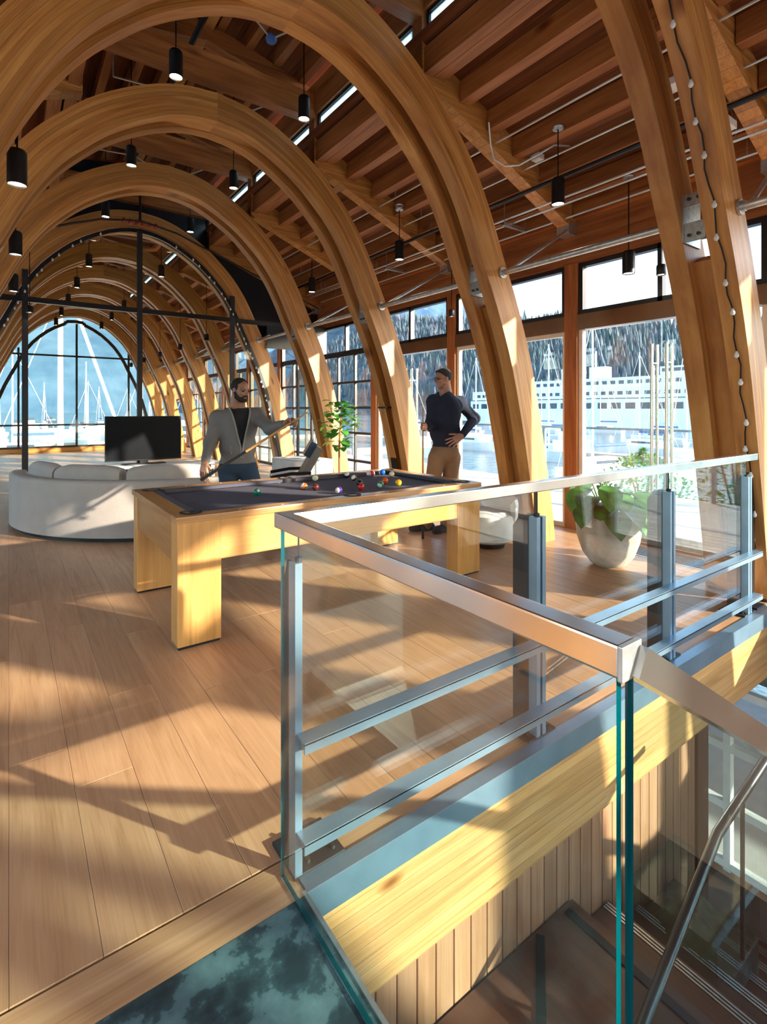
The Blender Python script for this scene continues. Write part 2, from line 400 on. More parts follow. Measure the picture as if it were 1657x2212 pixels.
def make_arch(Y, label):
    a = thing('glulam_arch', label, 'arch', (XC, Y, 0), 'timber arches along the hall')
    for s in (-1, 1):
        curved('rib', INN, OUT, 0, RIB, s, M['glulam_uv'], a)
        curved('rib', INN, OUT, RIB+GAP, ADEP, s, M['glulam_uv'], a)
        # packing that closes the gap around the crown and tapers out
        kk = 12; pin = []; pout = []
        for i in range(kk):
            f = i/(kk-1); d = .006+.25*max(0, (f-.25)/.75)**1.5
            pin.append(INN[i]+(OUT[i]-INN[i])*(d/.30)); pout.append(INN[i]+(OUT[i]-INN[i])*.97)
        curved('crown_packing', pin, pout, RIB, RIB+GAP, s, M['glulam_uv'], a)
        lo = [i for i in range(len(INN)) if INN[i].y < 2.45]
        pin = [INN[i]+(OUT[i]-INN[i])*.36 for i in lo]; pout = [INN[i]+(OUT[i]-INN[i])*.94 for i in lo]
        curved('leg_packing', pin, pout, RIB, RIB+GAP, s, M['glulam_uv'], a)
        m = MB()
        X0 = XC+s*(PX-.16); X1 = XC+s*(PX+.10)
        m.box(min(X0,X1), max(X0,X1), Y+RIB, Y+RIB+.012, PZ-.19, PZ+.14); m.box(min(X0,X1), max(X0,X1), Y+RIB+GAP-.012, Y+RIB+GAP, PZ-.19, PZ+.14)
        xa = XC+s*(PX-.14); m.box(xa-.006, xa+.006, Y+RIB, Y+RIB+GAP, PZ-.19, PZ-.06)
        m.box(xa-.006, xa+.006, Y+RIB, Y+RIB+GAP, PZ+.05, PZ+.14)
        pl = m.build('steel_plate', M['galv'], a)
        m = MB()
        for dy in (.045, .105):
            for dz in (-.15, .10): m.tube([(xa-s*.004, Y+RIB+dy, PZ+dz), (xa-s*.022, Y+RIB+dy, PZ+dz)], .013, 6)
        tag(m.build('bolts', M['bolt'], pl), kind='stuff')
        m = MB(); m.tube([(XC+s*PX, Y-.002, PZ), (XC+s*PX, Y-.02, PZ)], .055, 14); m.tube([(XC+s*PX, Y-.015, PZ), (XC+s*PX, Y-.04, PZ)], .036, 12)
        m.build('pipe_flange', M['galv'], a)
        m = MB(); xb = XC+s*2.71; m.box(min(xb, xb+s*.31)-.01, max(xb, xb+s*.31)+.01, Y+.02, Y+ADEP-.02, 0, .02)
        m.build('base_shoe', M['steel_dark'], a)
    return a
arches = {}
ALAB = {-3: 'timber arch nearest the added glazed wall behind the viewer', -2: 'timber arch standing beside the stair behind the viewer',
        -1: 'near timber arch leg rising past the end of the glass guard', 0: 'large timber arch nearest the pool table, filling the top of the view',
        1: 'second timber arch beyond the pool table, holding the billiard cue rack', 2: 'third timber arch, last one before the glazed partition',
        3: 'timber arch wrapped around the glass partition with string lights', 4: 'first timber arch behind the glass partition',
        5: 'second timber arch behind the glass partition', 6: 'third timber arch behind the glass partition',
        7: 'fourth timber arch behind the glass partition', 8: 'last timber arch framing the far harbour window'}
A0 = make_arch(YK(0), ALAB[0]); arches[0] = A0
for k in range(-3, 9):
    if k == 0: continue
    c = copy_tree(A0); c.location = (XC, YK(k)-(.08 if k == 8 else 0), 0); c['label'] = ALAB[k]; arches[k] = c
# ---------------------------------------------------------------- roof
PUR = [(5.40,3.64),(5.10,3.76),(4.76,3.895),(4.33,4.065),(3.95,4.215),(3.57,4.37),(3.25,4.495)]
XCL = 3.12; SL = -.40
def zdeck(x): return 3.64+(5.40-x)*.40+.19
ceil = thing('ceiling', None, None, (XC, 8, 4.9), kind='structure')
for s in (1, -1):
    X = lambda x: XC+s*(x-XC)
    m = MB()
    P = [(5.9, zdeck(5.9)), (XCL-.1, zdeck(XCL-.1)), (XCL-.1, zdeck(XCL-.1)+.06), (5.9, zdeck(5.9)+.06)]
    m.prism([(X(a), b) for a, b in P], 'y', YS, YN); m.build('roof_deck', M['deck'], ceil)
    pb = {}
    for i, (px_, pz_) in enumerate(PUR):
        xx = X(px_)
        if s == 1:
            for k in range(-3, 8):
                y0 = YK(k)+.30; y1 = YK(k+1)+.13
                key = i
                if key not in pb:
                    m = MB(); m.box(xx-.06, xx+.06, y0, y1, pz_, pz_+.20); pb[key] = (m.build('purlin', M['fir_y'], ceil), y0)
                else: inst(pb[key][0], 'purlin', ceil, (0, y0-pb[key][1], 0))
        else:
            m = MB(); m.box(xx-.06, xx+.06, YS, YN, pz_, pz_+.20); m.build('purlin', M['fir_y'], ceil)
    rb = None
    for k in range(-3, 9):
        if rb is None:
            m = MB(); yc = YK(k)+.215; xa, xb = 5.42, 3.05
            za, zb = 3.50, 3.50+(5.42-3.05)*.40
            m.prism([(X(xa), za), (X(xb), zb), (X(xb), zdeck(xb)), (X(xa), zdeck(xa))], 'y', yc-.075, yc+.075)
            rb = m.build('rafter', M['glulam_x'], ceil)
            m = MB(); m.box(X(5.36)-.1, X(5.36)+.1, yc-.085, yc+.085, 3.46, 3.60); rs = m.build('rafter_shoe', M['galv'], ceil)
        else:
            inst(rb, 'rafter', ceil, (0, (k+3)*SP, 0)); inst(rs, 'rafter_shoe', ceil, (0, (k+3)*SP, 0))
    # clerestory strip
    m = MB(); x_ = X(XCL)
    m.box(x_-.05, x_+.05, YS, YN, 4.48, 4.72); m.build('clerestory_sill', M['fir_y'], ceil)
    m = MB(); m.box(x_-.06, x_+.06, YS, YN, 5.06, 5.45); m.build('clerestory_head', M['fir_y'], ceil)
    cp = None
    for k in range(-3, 9):
        yy = YK(k)+.215
        if cp is None:
            m = MB(); m.box(x_-.07, x_+.07, yy-.07, yy+.07, 4.42, 5.4); cp = m.build('clerestory_post', M['fir_z'], ceil)
        else: inst(cp, 'clerestory_post', ceil, (0, (k+3)*SP, 0))
    # upper gable deck
    m = MB(); m.prism([(x_+s*.45, 5.60), (XC, 6.02), (XC, 6.08), (x_+s*.45, 5.66)], 'y', YS, YN); m.build('monitor_deck', M['deck'], ceil)
    for j, (f) in enumerate((.12, .38, .64, .9)):
        xx = XC+(x_-XC)*f; zz = 5.96-.31*f
        m = MB(); m.box(xx-.045, xx+.045, YS, YN, zz-.16, zz+.02); m.build('monitor_purlin', M['fir_y'], ceil)
    ur = None
    for k in range(-3, 9):
        if ur is None:
            m = MB(); yc = YK(k)+.44; m.prism([(x_, 5.34), (XC, 5.58), (XC, 5.80), (x_, 5.52)], 'y', yc-.07, yc+.07); ur = m.build('monitor_rafter', M['fir_x'], ceil)
        else: inst(ur, 'monitor_rafter', ceil, (0, (k+3)*SP, 0))
m = MB(); m.box(XC-.07, XC+.07, YS, YN, 5.72, 6.0); m.build('ridge_beam', M['glulam_y'], ceil)
tb = None
for k in range(-3, 9):
    yc = YK(k)+.215
    if tb is None:
        m = MB(); m.box(2*XC-XCL+.05, XCL-.05, yc-.075, yc+.075, 5.0, 5.3); tb = m.build('tie_beam', M['fir_x'], ceil)
    else: inst(tb, 'tie_beam', ceil, (0, (k+3)*SP, 0))
# clerestory windows
wn = 0
def windowset(name, kind='structure', loc=(0,0,0)):
    return thing(name, None, None, loc, kind=kind)
proto = None
for s in (1, -1):
    x_ = XC+s*(XCL-XC)
    for k in range(-3, 8):
        wn += 1; y0 = YK(k)+.30; y1 = YK(k+1)+.13
        if k == -3 and s == 1 or (k == -3 and s == -1):
            g = windowset('window_%d' % wn, loc=(x_, y0, 4.72))
            m = MB(); f_ = .035
            for yy in (y0, y1-f_): m.box(x_-.03, x_+.03, yy, yy+f_, 4.72, 5.06)
            m.box(x_-.03, x_+.03, y0, y1, 4.72, 4.755); m.box(x_-.03, x_+.03, y0, y1, 5.025, 5.06)
            m.build('window_frame', M['black'], g)
            m = MB(); m.box(x_-.004, x_+.004, y0+f_, y1-f_, 4.755, 5.025); m.build('pane', M['clerestory'], g)
            proto = g
        else:
            g = copy_tree(proto); g.name = 'window_%d' % wn; g.location = (x_, y0, 4.72)
# ---------------------------------------------------------------- side walls
def side_wall(s):
    X = lambda x: XC+s*(x-XC)
    nm = 'wall_right' if s == 1 else 'wall_left'
    W = thing(nm, None, None, (X(XW), 8, 0), kind='structure')
    m = MB(); a, b = sorted((X(XW-.07), X(XW+.07))); m.box(a, b, YS, YN, 3.14, 3.66); m.build('header_beam', M['fir_y'], W)
    po = None
    for k in range(-4, 9):
        yc = YK(k)+.215
        if po is None:
            m = MB(); m.box(a, b, yc-.085, yc+.085, 0, 3.14); po = m.build('timber_post', M['fir_z'], W); y00 = yc
        else: inst(po, 'timber_post', W, (0, yc-y00, 0))
    return W
WR = side_wall(1); WL = side_wall(-1)
wn = 100
def frame_rect(m, x, y0, y1, z0, z1, f=.05, d=.035):
    m.box(x-d, x+d, y0, y0+f, z0, z1); m.box(x-d, x+d, y1-f, y1, z0, z1)
    m.box(x-d, x+d, y0+f, y1-f, z1-f, z1); m.box(x-d, x+d, y0+f, y1-f, z0, z0+f)
def bay(k, kind, s=1):
    """glazing of the bay between post k and k+1"""
    global wn
    x = XC+s*(XW+.0-XC); y0 = YK(k)+.30; y1 = YK(k+1)+.13; wn += 1
    g = windowset('window_%d' % wn, loc=(x, y0, 0)); L = y1-y0; ym = (y0+y1)/2
    zt = 2.53
    m = MB(); frame_rect(m, x, y0, y1, zt, 3.14, .055, .04); m.box(x-.04, x+.04, ym-.025, ym+.025, zt, 3.14)
    m.build('transom_frame', M['dark_frame'], g)
    for a, b in ((y0+.055, ym-.025), (ym+.025, y1-.055)):
        m = MB(); m.box(x-.004, x+.004, a, b, zt+.055, 3.085); m.build('transom_pane', M['frost'], g)
    if kind == 'grid':
        zb = [0, .42, .96, 1.45, 1.95, 2.53]; nc = 3
        m = MB(); frame_rect(m, x, y0, y1, 0, zt, .05, .03)
        for i in range(1, nc): yy = y0+L*i/nc; m.box(x-.025, x+.025, yy-.02, yy+.02, 0, zt)
        for z in zb[1:-1]: m.box(x-.03, x+.03, y0, y1, z-.022, z+.022)
        m.build('window_frame', M['dark_frame'], g)
        for i in range(nc):
            for j in range(5):
                m = MB(); m.box(x-.004, x+.004, y0+L*i/nc+.025, y0+L*(i+1)/nc-.025, zb[j]+.03, zb[j+1]-.03); m.build('pane', M['glass'], g)
    elif kind == 'door':
        m = MB(); m.box(x-.07, x+.07, y0, y1, 2.35, zt); m.build('door_header', M['bronze'], g)
        m = MB(); m.box(x-.035, x+.035, y0, y0+.05, 0, 2.35); m.box(x-.035, x+.035, y1-.05, y1, 0, 2.35); m.build('jamb', M['white'], g)
        for a, b, hy_ in ((y0+.055, ym-.004, ym-.075), (ym+.004, y1-.055, ym+.075)):
            m = MB(); m.box(x-.006, x+.006, a, b, .12, 2.34); d = m.build('door_leaf', M['glass'], g)
            m = MB(); m.box(x-.022, x+.022, a, b, .01, .125); m.build('kick_rail', M['galv'], d)
            for dx in (-.055, .055):
                m = MB(); m.tube([(x+dx, hy_, .34), (x+dx, hy_, 2.1)], .016, 10); m.build('pull_bar', M['chrome'], d)
            m = MB()
            for z in (.55, 1.9): m.tube([(x-.055, hy_, z), (x+.055, hy_, z)], .010, 8)
            m.build('standoffs', M['chrome'], d)
    else:
        m = MB(); m.box(x-.07, x+.07, y0, y1, 2.35, zt); m.build('header_box', M['bronze'], g)
        m = MB(); frame_rect(m, x, y0, y1, 0, 2.35, .05, .03); m.build('window_frame', M['white'], g)
        m = MB(); m.box(x-.005, x+.005, y0+.05, y1-.05, .05, 2.30); m.build('pane', M['glass'], g)
    return g
kinds = {-4: 'fixed', -3: 'fixed', -2: 'fixed', -1: 'door', 0: 'fixed', 1: 'door', 2: 'grid', 3: 'grid', 4: 'grid', 5: 'grid', 6: 'grid', 7: 'grid'}
for k, kd in kinds.items(): bay(k, kd)
protoL = None
for k in range(-4, 8):
    if protoL is None: protoL = bay(k, 'fixed', -1); yb = protoL.location.y
    else:
        wn += 1; c = copy_tree(protoL); c.name = 'window_%d' % wn; c.location.y = yb+(k+4)*SP
# ---------------------------------------------------------------- south glazed end, unseen behind the viewer, invented to let the sun in
W = thing('wall_south_invented', None, None, (XC, YS, 0), kind='structure')
for x in (-1.8, -.2, 1.81, 3.82, 5.4):
    m = MB(); m.box(x-.07, x+.07, YS-.07, YS+.07, 0, 5.0 if .4 < x < 3.3 else (4.6 if -.5 < x < 4 else 3.7)); m.build('mullion', M['fir_z'], W)
m = MB()
for z in (2.45, 3.6): m.box(-1.9, 5.5, YS-.05, YS+.05, z-.05, z+.05)
m.box(-1.9, 5.5, YS-.06, YS+.06, 0, .3); m.build('rail', M['fir_x'], W)
m = MB()
m.beam((1.81, YS, 3.6), (4.6, YS, 2.45), .1, .12); m.beam((1.81, YS, 3.6), (-1., YS, 2.45), .1, .12)
m.beam((3.82, YS, 2.45), (5.4, YS, .3), .1, .1); m.build('shadow_brace', M['fir_x'], W)  # diagonals added out of view to cast slanting shadows indoors
m = MB(); m.box(-1.85, 5.45, YS-.005, YS+.005, .3, 3.6); m.build('pane', M['glass'], W)
m = MB(); m.prism([(-2.2, 3.65), (5.8, 3.65), (5.8, 3.7), (3.2, 4.75), (3.2, 5.5), (1.81, 6.0), (.42, 5.5), (.42, 4.75), (-2.2, 3.7)], 'y', YS-.06, YS+.06); m.build('gable_panel', M['fir_x'], W)  # unseen solid panel added to keep sun off the arch crowns
# ---------------------------------------------------------------- north arched window
W = thing('wall_north', None, None, (XC, YN, 0), kind='structure')
yn = YN-.05
m = MB(); pts = []
for f in INN[::3]: pts.append((f.x-.22 if f.x > .3 else max(0, f.x-.0), f.y-.12))
arc = [(XC+max(0, x_), z_) for x_, z_ in pts]
for s in (-1, 1):
    for (xa, za), (xb, zb) in zip(pts, pts[1:]):
        m.beam((XC+s*max(0, xa), yn, za), (XC+s*max(0, xb), yn, zb), .10, .09, up=(0, 1, 0))
for x_ in (.25, 1.86, 3.46): m.box(x_-.03, x_+.03, yn-.04, yn+.04, 0, 4.30 if x_ == 1.86 else 3.4)
for z_ in (3.2, .90, .18): m.box(-1., 4.6, yn-.035, yn+.035, z_-.03, z_+.03)
m.build('window_frame', M['dark_frame'], W)
m = MB(); m.box(-1.1, 4.7, yn-.004, yn+.004, .1, 4.4); m.build('pane', M['glass'], W)
m = MB(); m.box(-1.9, 5.5, yn-.12, yn+.06, -.25, .15); m.build('sill_panel', M['glulam_x'], W)
m = MB(); m.box(-1.9, 5.5, YN, YN+.1, 4.55, 6.05)
for s in (-1, 1):
    poly = [(XC+s*p.x, p.y) for p in OUT[:38]]; poly += [(XC+s*3.7, OUT[37].y), (XC+s*3.7, 4.6), (XC, 4.6)]
    m.prism(poly if s == 1 else poly[::-1], 'y', YN, YN+.08)
m.build('gable_panel', M['fir_x'], W)
# ---------------------------------------------------------------- glass partition
YP = YK(3)-.03
P = thing('wall_partition', None, None, (XC, YP, 0), kind='structure')
m = MB()
for s in (-1, 1):
    for a, b in zip(INN[::2], INN[2::2]):
        m.beam((XC+s*(a.x-.03), YP, a.y-.04), (XC+s*(b.x-.03), YP, b.y-.04), .06, .05, up=(0, 1, 0))
m.build('arch_frame', M['black'], P)
for x_, zt in ((.2, 3.55), (1.81, 4.46), (3.42, 3.55)):
    m = MB(); m.box(x_-.04, x_+.04, YP-.035, YP+.035, 0, zt); m.build('mullion', M['dark_frame'], P)
m = MB(); m.box(-2, 5.45, YP-.03, YP+.03, 3.06, 3.14); m.build('cross_rail', M['black'], P)
m = MB()
pl = [(XC+p.x-.03, p.y-.03) for p in INN]; pr_ = [(XC-p.x+.03, p.y-.03) for p in INN[1:]][::-1]
m.prism(pl[::3][::-1]+[(XC-(x_-XC), z_) for x_, z_ in pl[3::3]], 'y', YP-.004, YP+.004); m.build('pane', M['glass_part'], P)
m = MB()
for s in (-1, 1):
    q = [OUT[i] for i in range(0, 30)]; poly = [(XC+s*p.x, p.y) for p in q]+[(XC+s*3.62, q[-1].y), (XC+s*3.62, 3.85), (XC+s*1.5, 4.62), (XC+s*1.3, 5.5), (XC, 5.7)]
    m.prism(poly, 'y', YP+.30, YP+.33)
m.build('dark_panel', M['navy'], P)
for s in (-1, 1):
    a, b = sorted((XC+s*2.3, XC+s*3.6)); m = MB(); m.box(a, b, YP-.012, YP+.012, 2.62, 3.1); m.build('dark_panel', M['navy'], P)
    m = MB(); a, b = sorted((XC+s*2.95, XC+s*3.6)); m.box(a, b, YP-.004, YP+.004, 0, 2.62); m.build('side_pane', M['glass_part'], P)
    m = MB()
    for f in (2.98, 3.3): m.box(XC+s*f-.02, XC+s*f+.02, YP-.03, YP+.03, 0, 2.62)
    m.build('side_mullion', M['black'], P)
# ============================================================ guard rails
GY = 1.445; RH = 1.107
def pane_mat(): return [M['glass_rail'], M['glass_edge']]
def slab(m, x0, x1, y0, y1, z0, z1, thin):
    """glass slab: large faces slot 0, edges slot 1"""
    b = len(m.f); m.box(x0, x1, y0, y1, z0, z1)
    nrm = {'y': (2, 4), 'x': (3, 5)}[thin]
    for i in range(6): m.m[b+i] = 0 if i in nrm else 1
G = thing('glass_guardrail', 'glass guardrail with blue-grey steel posts along the stair opening edge', 'railing', (2.4, GY, 0))
PXS = [.708, 1.845, 3.02, 4.12]
for i, x in enumerate(PXS):
    m = MB(); m.box(x-.012, x+.012, GY-.03, GY+.012, .012, .955)
    if i: m.box(x+.026, x+.05, GY-.03, GY+.012, .012, .955); m.box(x+.012, x+.026, GY-.012, GY+.012, .012, .93)
    p = m.build('post', M['steel_blue'], G)
    dd = .10 if i else .045
    wp = [(GY+.012, .012), (GY+dd, .012), (GY+dd, .90), (GY+dd*.6, .955), (GY+.012, .955)]
    m = MB(); m.prism(wp, 'x', x-.012, x-.002); m.build('web_plate', M['steel_dark'], p)
    if i: m = MB(); m.prism(wp, 'x', x+.036, x+.046); m.build('web_plate', M['steel_dark'], p)
    bx = (-.06, .12) if i else (-.014, .165)
    m = MB(); m.bbox(x+bx[0], x+bx[1], GY-.028, GY+.135, .0005, .013, r=.003); m.build('base_plate', M['steel_dark'], p)
    for dx in (bx[0]+.03, bx[1]-.03):
        for dy in (0., .11):
            if i == 0 and dx < .03: dx += .03
            m = MB(); m.tube([(x+dx, GY+dy, .013), (x+dx, GY+dy, .024)], .0085, 6); m.build('bolt', M['bolt'], p)
    m = MB(); m.tube([(x+.010 if i == 0 else x+.019, GY-.008, .93), (x+.010 if i == 0 else x+.019, GY-.008, .968)], .011, 10); m.build('cap', M['steel_dark'], p)
for a, b in ((.722, 1.858), (1.87, 3.033), (3.045, 4.133)):
    m = MB(); slab(m, a, b, GY-.006, GY+.006, .10, 1.07, 'y'); m.build('glass_pane', pane_mat(), G)
m = MB(); m.bbox(.69, 4.30, GY-.024, GY+.024, 1.062, RH, r=.004); m.build('top_rail', M['chrome'], G)
for z in (.44, .145):
    m = MB(); m.box(.70, 4.20, GY-.085, GY-.03, z-.004, z+.004); m.box(.70, 4.20, GY-.085, GY-.079, z-.03, z); m.build('mid_bar', M['steel_blue'], G)
    for x in PXS:
        m = MB(); m.box(x+.004, x+.034, GY-.04, GY-.028, z-.045, z-.002); m.build('bracket', M['steel_blue'], G)
L = thing('landing_guard', 'glass guard with brushed metal cap at the edge of the slate landing', 'railing', (.68, .9, 0))
m = MB(); slab(m, .668, .680, .385, 1.455, .006, 1.07, 'x'); m.build('glass_pane', pane_mat(), L)
m = MB(); m.bbox(.652, .697, .372, 1.47, 1.062, RH, r=.004); m.build('top_rail', M['chrome'], L)
m = MB(); m.bbox(.650, .699, .366, .374, 1.06, RH+.001, r=.002); m.build('end_cap', M['galv'], L)
T = thing('stair_guard', 'glass balustrade with sloping metal rail going down beside the stair', 'railing', (1.6, .38, -.5))
sl_ = .61; x0, x1 = .688, 3.3
zt = lambda x: 1.07-sl_*(x-x0)
m = MB(); y0, y1 = .372, .384
m.add([(x0,y0,zt(x0)),(x1,y0,zt(x1)),(x1,y0,zt(x1)-1.35),(x0,y0,zt(x0)-1.35),(x0,y1,zt(x0)),(x1,y1,zt(x1)),(x1,y1,zt(x1)-1.35),(x0,y1,zt(x0)-1.35)],
      [(0,1,2,3),(4,7,6,5)], 0)
m.f += [(0,4,5,1),(1,5,6,2),(2,6,7,3),(3,7,4,0)]; m.m += [1]*4
m.build('glass_pane', [M['glass_stair'], M['glass_edge']], T)
m = MB(); m.beam((x0-.005, .378, 1.083), (x1, .378, 1.083-sl_*(x1-x0+.005)), .045, .042); m.build('top_rail', M['chrome'], T)
# black end post near arch foot
E_ = thing('end_post', 'tall black steel post with white tag at the end of the guard', 'post', (4.36, 1.50, 0))
m = MB(); m.box(4.335, 4.385, 1.47, 1.53, .012, 1.08); m.build('upright', M['black'], E_)
m = MB(); m.bbox(4.28, 4.44, 1.42, 1.58, 0, .012, r=.003); m.build('base_plate', M['steel_dark'], E_)
m = MB(); m.box(4.386, 4.394, 1.475, 1.525, .05, .36); m.build('white_tag', M['white'], E_)
# ============================================================ stairwell
ZL = -.78
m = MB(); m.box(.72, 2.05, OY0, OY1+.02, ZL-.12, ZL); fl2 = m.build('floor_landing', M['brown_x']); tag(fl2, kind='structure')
m = MB(); m.beam((1.40, 1.06, ZL+.003), (1.80, 1.372, ZL+.003), .035, .005); m.build('grip_strip', M['black'], fl2)
m = MB(); m.beam((1.985, .40, ZL+.003), (1.985, 1.372, ZL+.003), .035, .005); m.build('grip_strip', M['black'], fl2)
St = thing('stair_flight', 'brown timber stair treads with grooved nosings behind the sloping glass', 'stair', (3.2, .9, -2.9))
for i in range(6):
    a = 2.05+.28*i; z = ZL-.17*(i+1)
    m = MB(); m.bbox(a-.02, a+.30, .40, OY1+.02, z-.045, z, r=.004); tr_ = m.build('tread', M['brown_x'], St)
    m = MB()
    for j in range(3): m.box(a+.245+j*.016, a+.253+j*.016, .40, OY1+.015, z, z+.003)
    tag(m.build('nosing_strips', M['galv'], tr_), kind='stuff')
    m = MB(); m.box(a-.02, a, .42, OY1+.01, z-.0+.001, z+.125); m.build('riser', M['brown_x'], St)
m = MB(); m.prism([(2.05, ZL-.2), (3.75, ZL-1.22), (3.75, ZL-1.45), (2.05, ZL-.45)], 'y', .40, .44); m.build('stringer', M['steel_dark'], St)
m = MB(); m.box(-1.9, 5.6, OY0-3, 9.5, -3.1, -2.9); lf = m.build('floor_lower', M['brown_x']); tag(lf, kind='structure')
lw = thing('window_200', None, None, (XW, 2, -2.9), kind='structure')
m = MB()
for y in (1.45, 2.05, 2.75, 3.5, 4.3, 5.2): m.box(XW-.04, XW+.04, y-.03, y+.03, -2.9, -.35)
for z in (-2.85, -2.3, -1.75, -1.2, -.6): m.box(XW-.035, XW+.035, 1.4, 5.2, z-.035, z+.035)
m.build('window_frame', M['white'], lw)
m = MB(); m.box(XW-.004, XW+.004, 1.4, 5.2, -2.9, -.4); m.build('pane', M['glass'], lw)
m = MB(); m.box(XW-.1, XW+.1, -4, 1.35, -2.9, -.3); m.box(XW-.1, XW+.1, 5.2, 20, -2.9, -.3); o = m.build('wall_lower', M['cedar']); tag(o, kind='structure')
# handrail tubes
M['tube'] = plain('dark_tube', (.16,.16,.17), .28, .9)
H = thing('handrail', 'bent dark steel handrail tube on the lower flight of stairs', 'handrail', (2.3, .9, -1.0))
pts = [(1.30,.9,-.95),(1.62,.9,-.72),(1.76,.9,-.62),(2.0,.9,-.47),(2.20,.9,-.345),(2.30,.9,-.28),(2.55,.9,-.235),(2.95,.9,-.16)]
m = MB(); m.tube(pts, .019, 10); m.build('upper_tube', M['tube'], H, smooth=True)
pts = [(1.55,.55,-.85),(1.85,.55,-.66),(2.05,.55,-.54),(2.2,.55,-.42),(2.5,.55,-.30),(2.9,.55,-.12)]
m = MB(); m.tube(pts, .021, 10); m.build('lower_tube', M['steel_dark'], H, smooth=True)
for x, z in ((1.76, -.62), (2.55, -.235)):
    m = MB(); m.tube([(x, .9, z), (x, .9, z-.7)], .009, 8); m.build('baluster', M['steel_dark'], H)
D = thing('display_case', 'dark teal glass case holding a rocky landscape model beside the stair', 'display case', (2.72, 1.12, -1.6))
m = MB(); m.bbox(2.50, 2.98, .98, 1.385, -1.60, -1.17, r=.006); m.build('plinth', M['slate'], D)
m = MB(); bm = bmesh.new(); bmesh.ops.create_grid(bm, x_segments=16, y_segments=16, size=.5)
for v in bm.verts:
    x, y = v.co.x, v.co.y; hgt = .09*max(0, 1-(x*x+y*y)*3.6)+.07*noise.noise(Vector((x*5, y*5, 2)))*max(0, 1-(abs(x)+abs(y))*.9)
    v.co = Vector((2.74+x*.46, 1.18+y*.38, -1.165+max(0, hgt)))
m.bm(bm); M['moss'] = plain('model_terrain', (.16,.15,.09), .9, var=.6, scale=14.); m.build('terrain', M['moss'], D, smooth=True)
m = MB()
m.box(2.50, 2.98, .978, .984, -1.17, -.93); m.box(2.498, 2.504, .98, 1.385, -1.17, -.93); m.box(2.5, 2.98, .98, 1.385, -.936, -.93)
m.build('glass_cover', M['glass_stair'], D)
# ============================================================ pool table
TX0, TX1, TY0, TY1, TH = .80, 3.325, 3.17, 4.48, .785
M['felt'] = plain('grey_violet_felt', (.066,.062,.085), .9, bump=.15, bscale=900.)
M['pocket'] = plain('pocket_leather', (.012,.011,.012), .6)
T = thing('pool_table', 'honey coloured pool table with slate grey felt and thick square legs', 'pool table', ((TX0+TX1)/2, (TY0+TY1)/2, 0))
lw_ = .26
lg = None
for x in (TX0, TX1-lw_):
    for y in (TY0, TY1-.14):
        m = MB(); m.bbox(x, x+lw_, y, y+.14, .015, .745, r=.004); l = m.build('leg', M['table'], T)
        m = MB(); m.box(x+.008, x+lw_-.008, y+.008, y+.132, 0, .015); m.build('foot_pad', M['black'], l)
for y in (TY0+.004, TY1-.044):
    m = MB(); m.bbox(TX0+lw_, TX1-lw_, y, y+.04, .50, .745, r=.003); m.build('side_apron', M['table_x'], T)
for x in (TX0+.006, TX1-.046):
    m = MB(); m.bbox(x, x+.04, TY0+.14, TY1-.14, .50, .745, r=.003); m.build('end_apron', M['table_y'], T)
m = MB(); m.box(TX0+.05, TX1-.05, TY0+.05, TY1-.05, .70, .745); m.build('slate_bed', M['subfloor'], T)
m = MB(); m.box(TX0+.14, TX1-.14, TY0+.14, TY1-.14, .745, .752); m.build('felt_bed', M['felt'], T)
rw = .115; e = .012
def railbox(x0, x1, y0, y1, mat):
    m = MB(); m.bbox(x0, x1, y0, y1, .745, TH, r=.006); return m.build('rail', mat, T)
railbox(TX0-e, TX1+e, TY0-e, TY0+rw-e, M['walnut']); railbox(TX0-e, TX1+e, TY1-rw+e, TY1+e, M['walnut'])
railbox(TX0-e, TX0+rw-e, TY0+rw-e, TY1-rw+e, M['table_y']); railbox(TX1-rw+e, TX1+e, TY0+rw-e, TY1-rw+e, M['table_y'])
cu = .05; pk = .09; xm = (TX0+TX1)/2
ix0, ix1, iy0, iy1 = TX0+rw-e, TX1-rw+e, TY0+rw-e, TY1-rw+e
for a, b in ((ix0+pk, xm-.06), (xm+.06, ix1-pk)):
    for y, s in ((iy0, 1), (iy1, -1)):
        m = MB(); m.prism([(a-.03, y), (b+.03, y), (b-.01, y+s*cu), (a+.01, y+s*cu)], 'z', .758, TH-.001); m.build('cushion', M['felt'], T)
for x, s in ((ix0, 1), (ix1, -1)):
    m = MB(); m.prism([(x, iy0+pk-.03), (x, iy1-pk+.03), (x+s*cu, iy1-pk-.01), (x+s*cu, iy0+pk+.01)], 'z', .758, TH-.001); m.build('cushion', M['felt'], T)
for x in (ix0+.005, xm, ix1-.005):
    for y in (iy0+.005, iy1-.005):
        yy = y if x != xm else y+(-.03 if y < 3.8 else .03)
        m = MB(); m.lathe([(.058, .75), (.064, .75), (.068, TH+.004), (.052, TH+.006), (.048, .755)], (x if x != xm else xm, yy, 0), 16, caps=False)
        m.lathe([(.05, .7535), (.001, .7535)], (x, yy, 0), 16, caps=False); m.build('pocket', M['pocket'], T, smooth=True)
m = MB()
for k in range(1, 8):
    if k == 4: continue
    for y in (TY0+.03, TY1-.03): m.tube([(TX0+.1+k*(TX1-TX0-.2)/8, y, TH-.0005), (TX0+.1+k*(TX1-TX0-.2)/8, y, TH+.0008)], .007, 6)
tag(m.build('rail_sights', M['white'], T), kind='stuff')
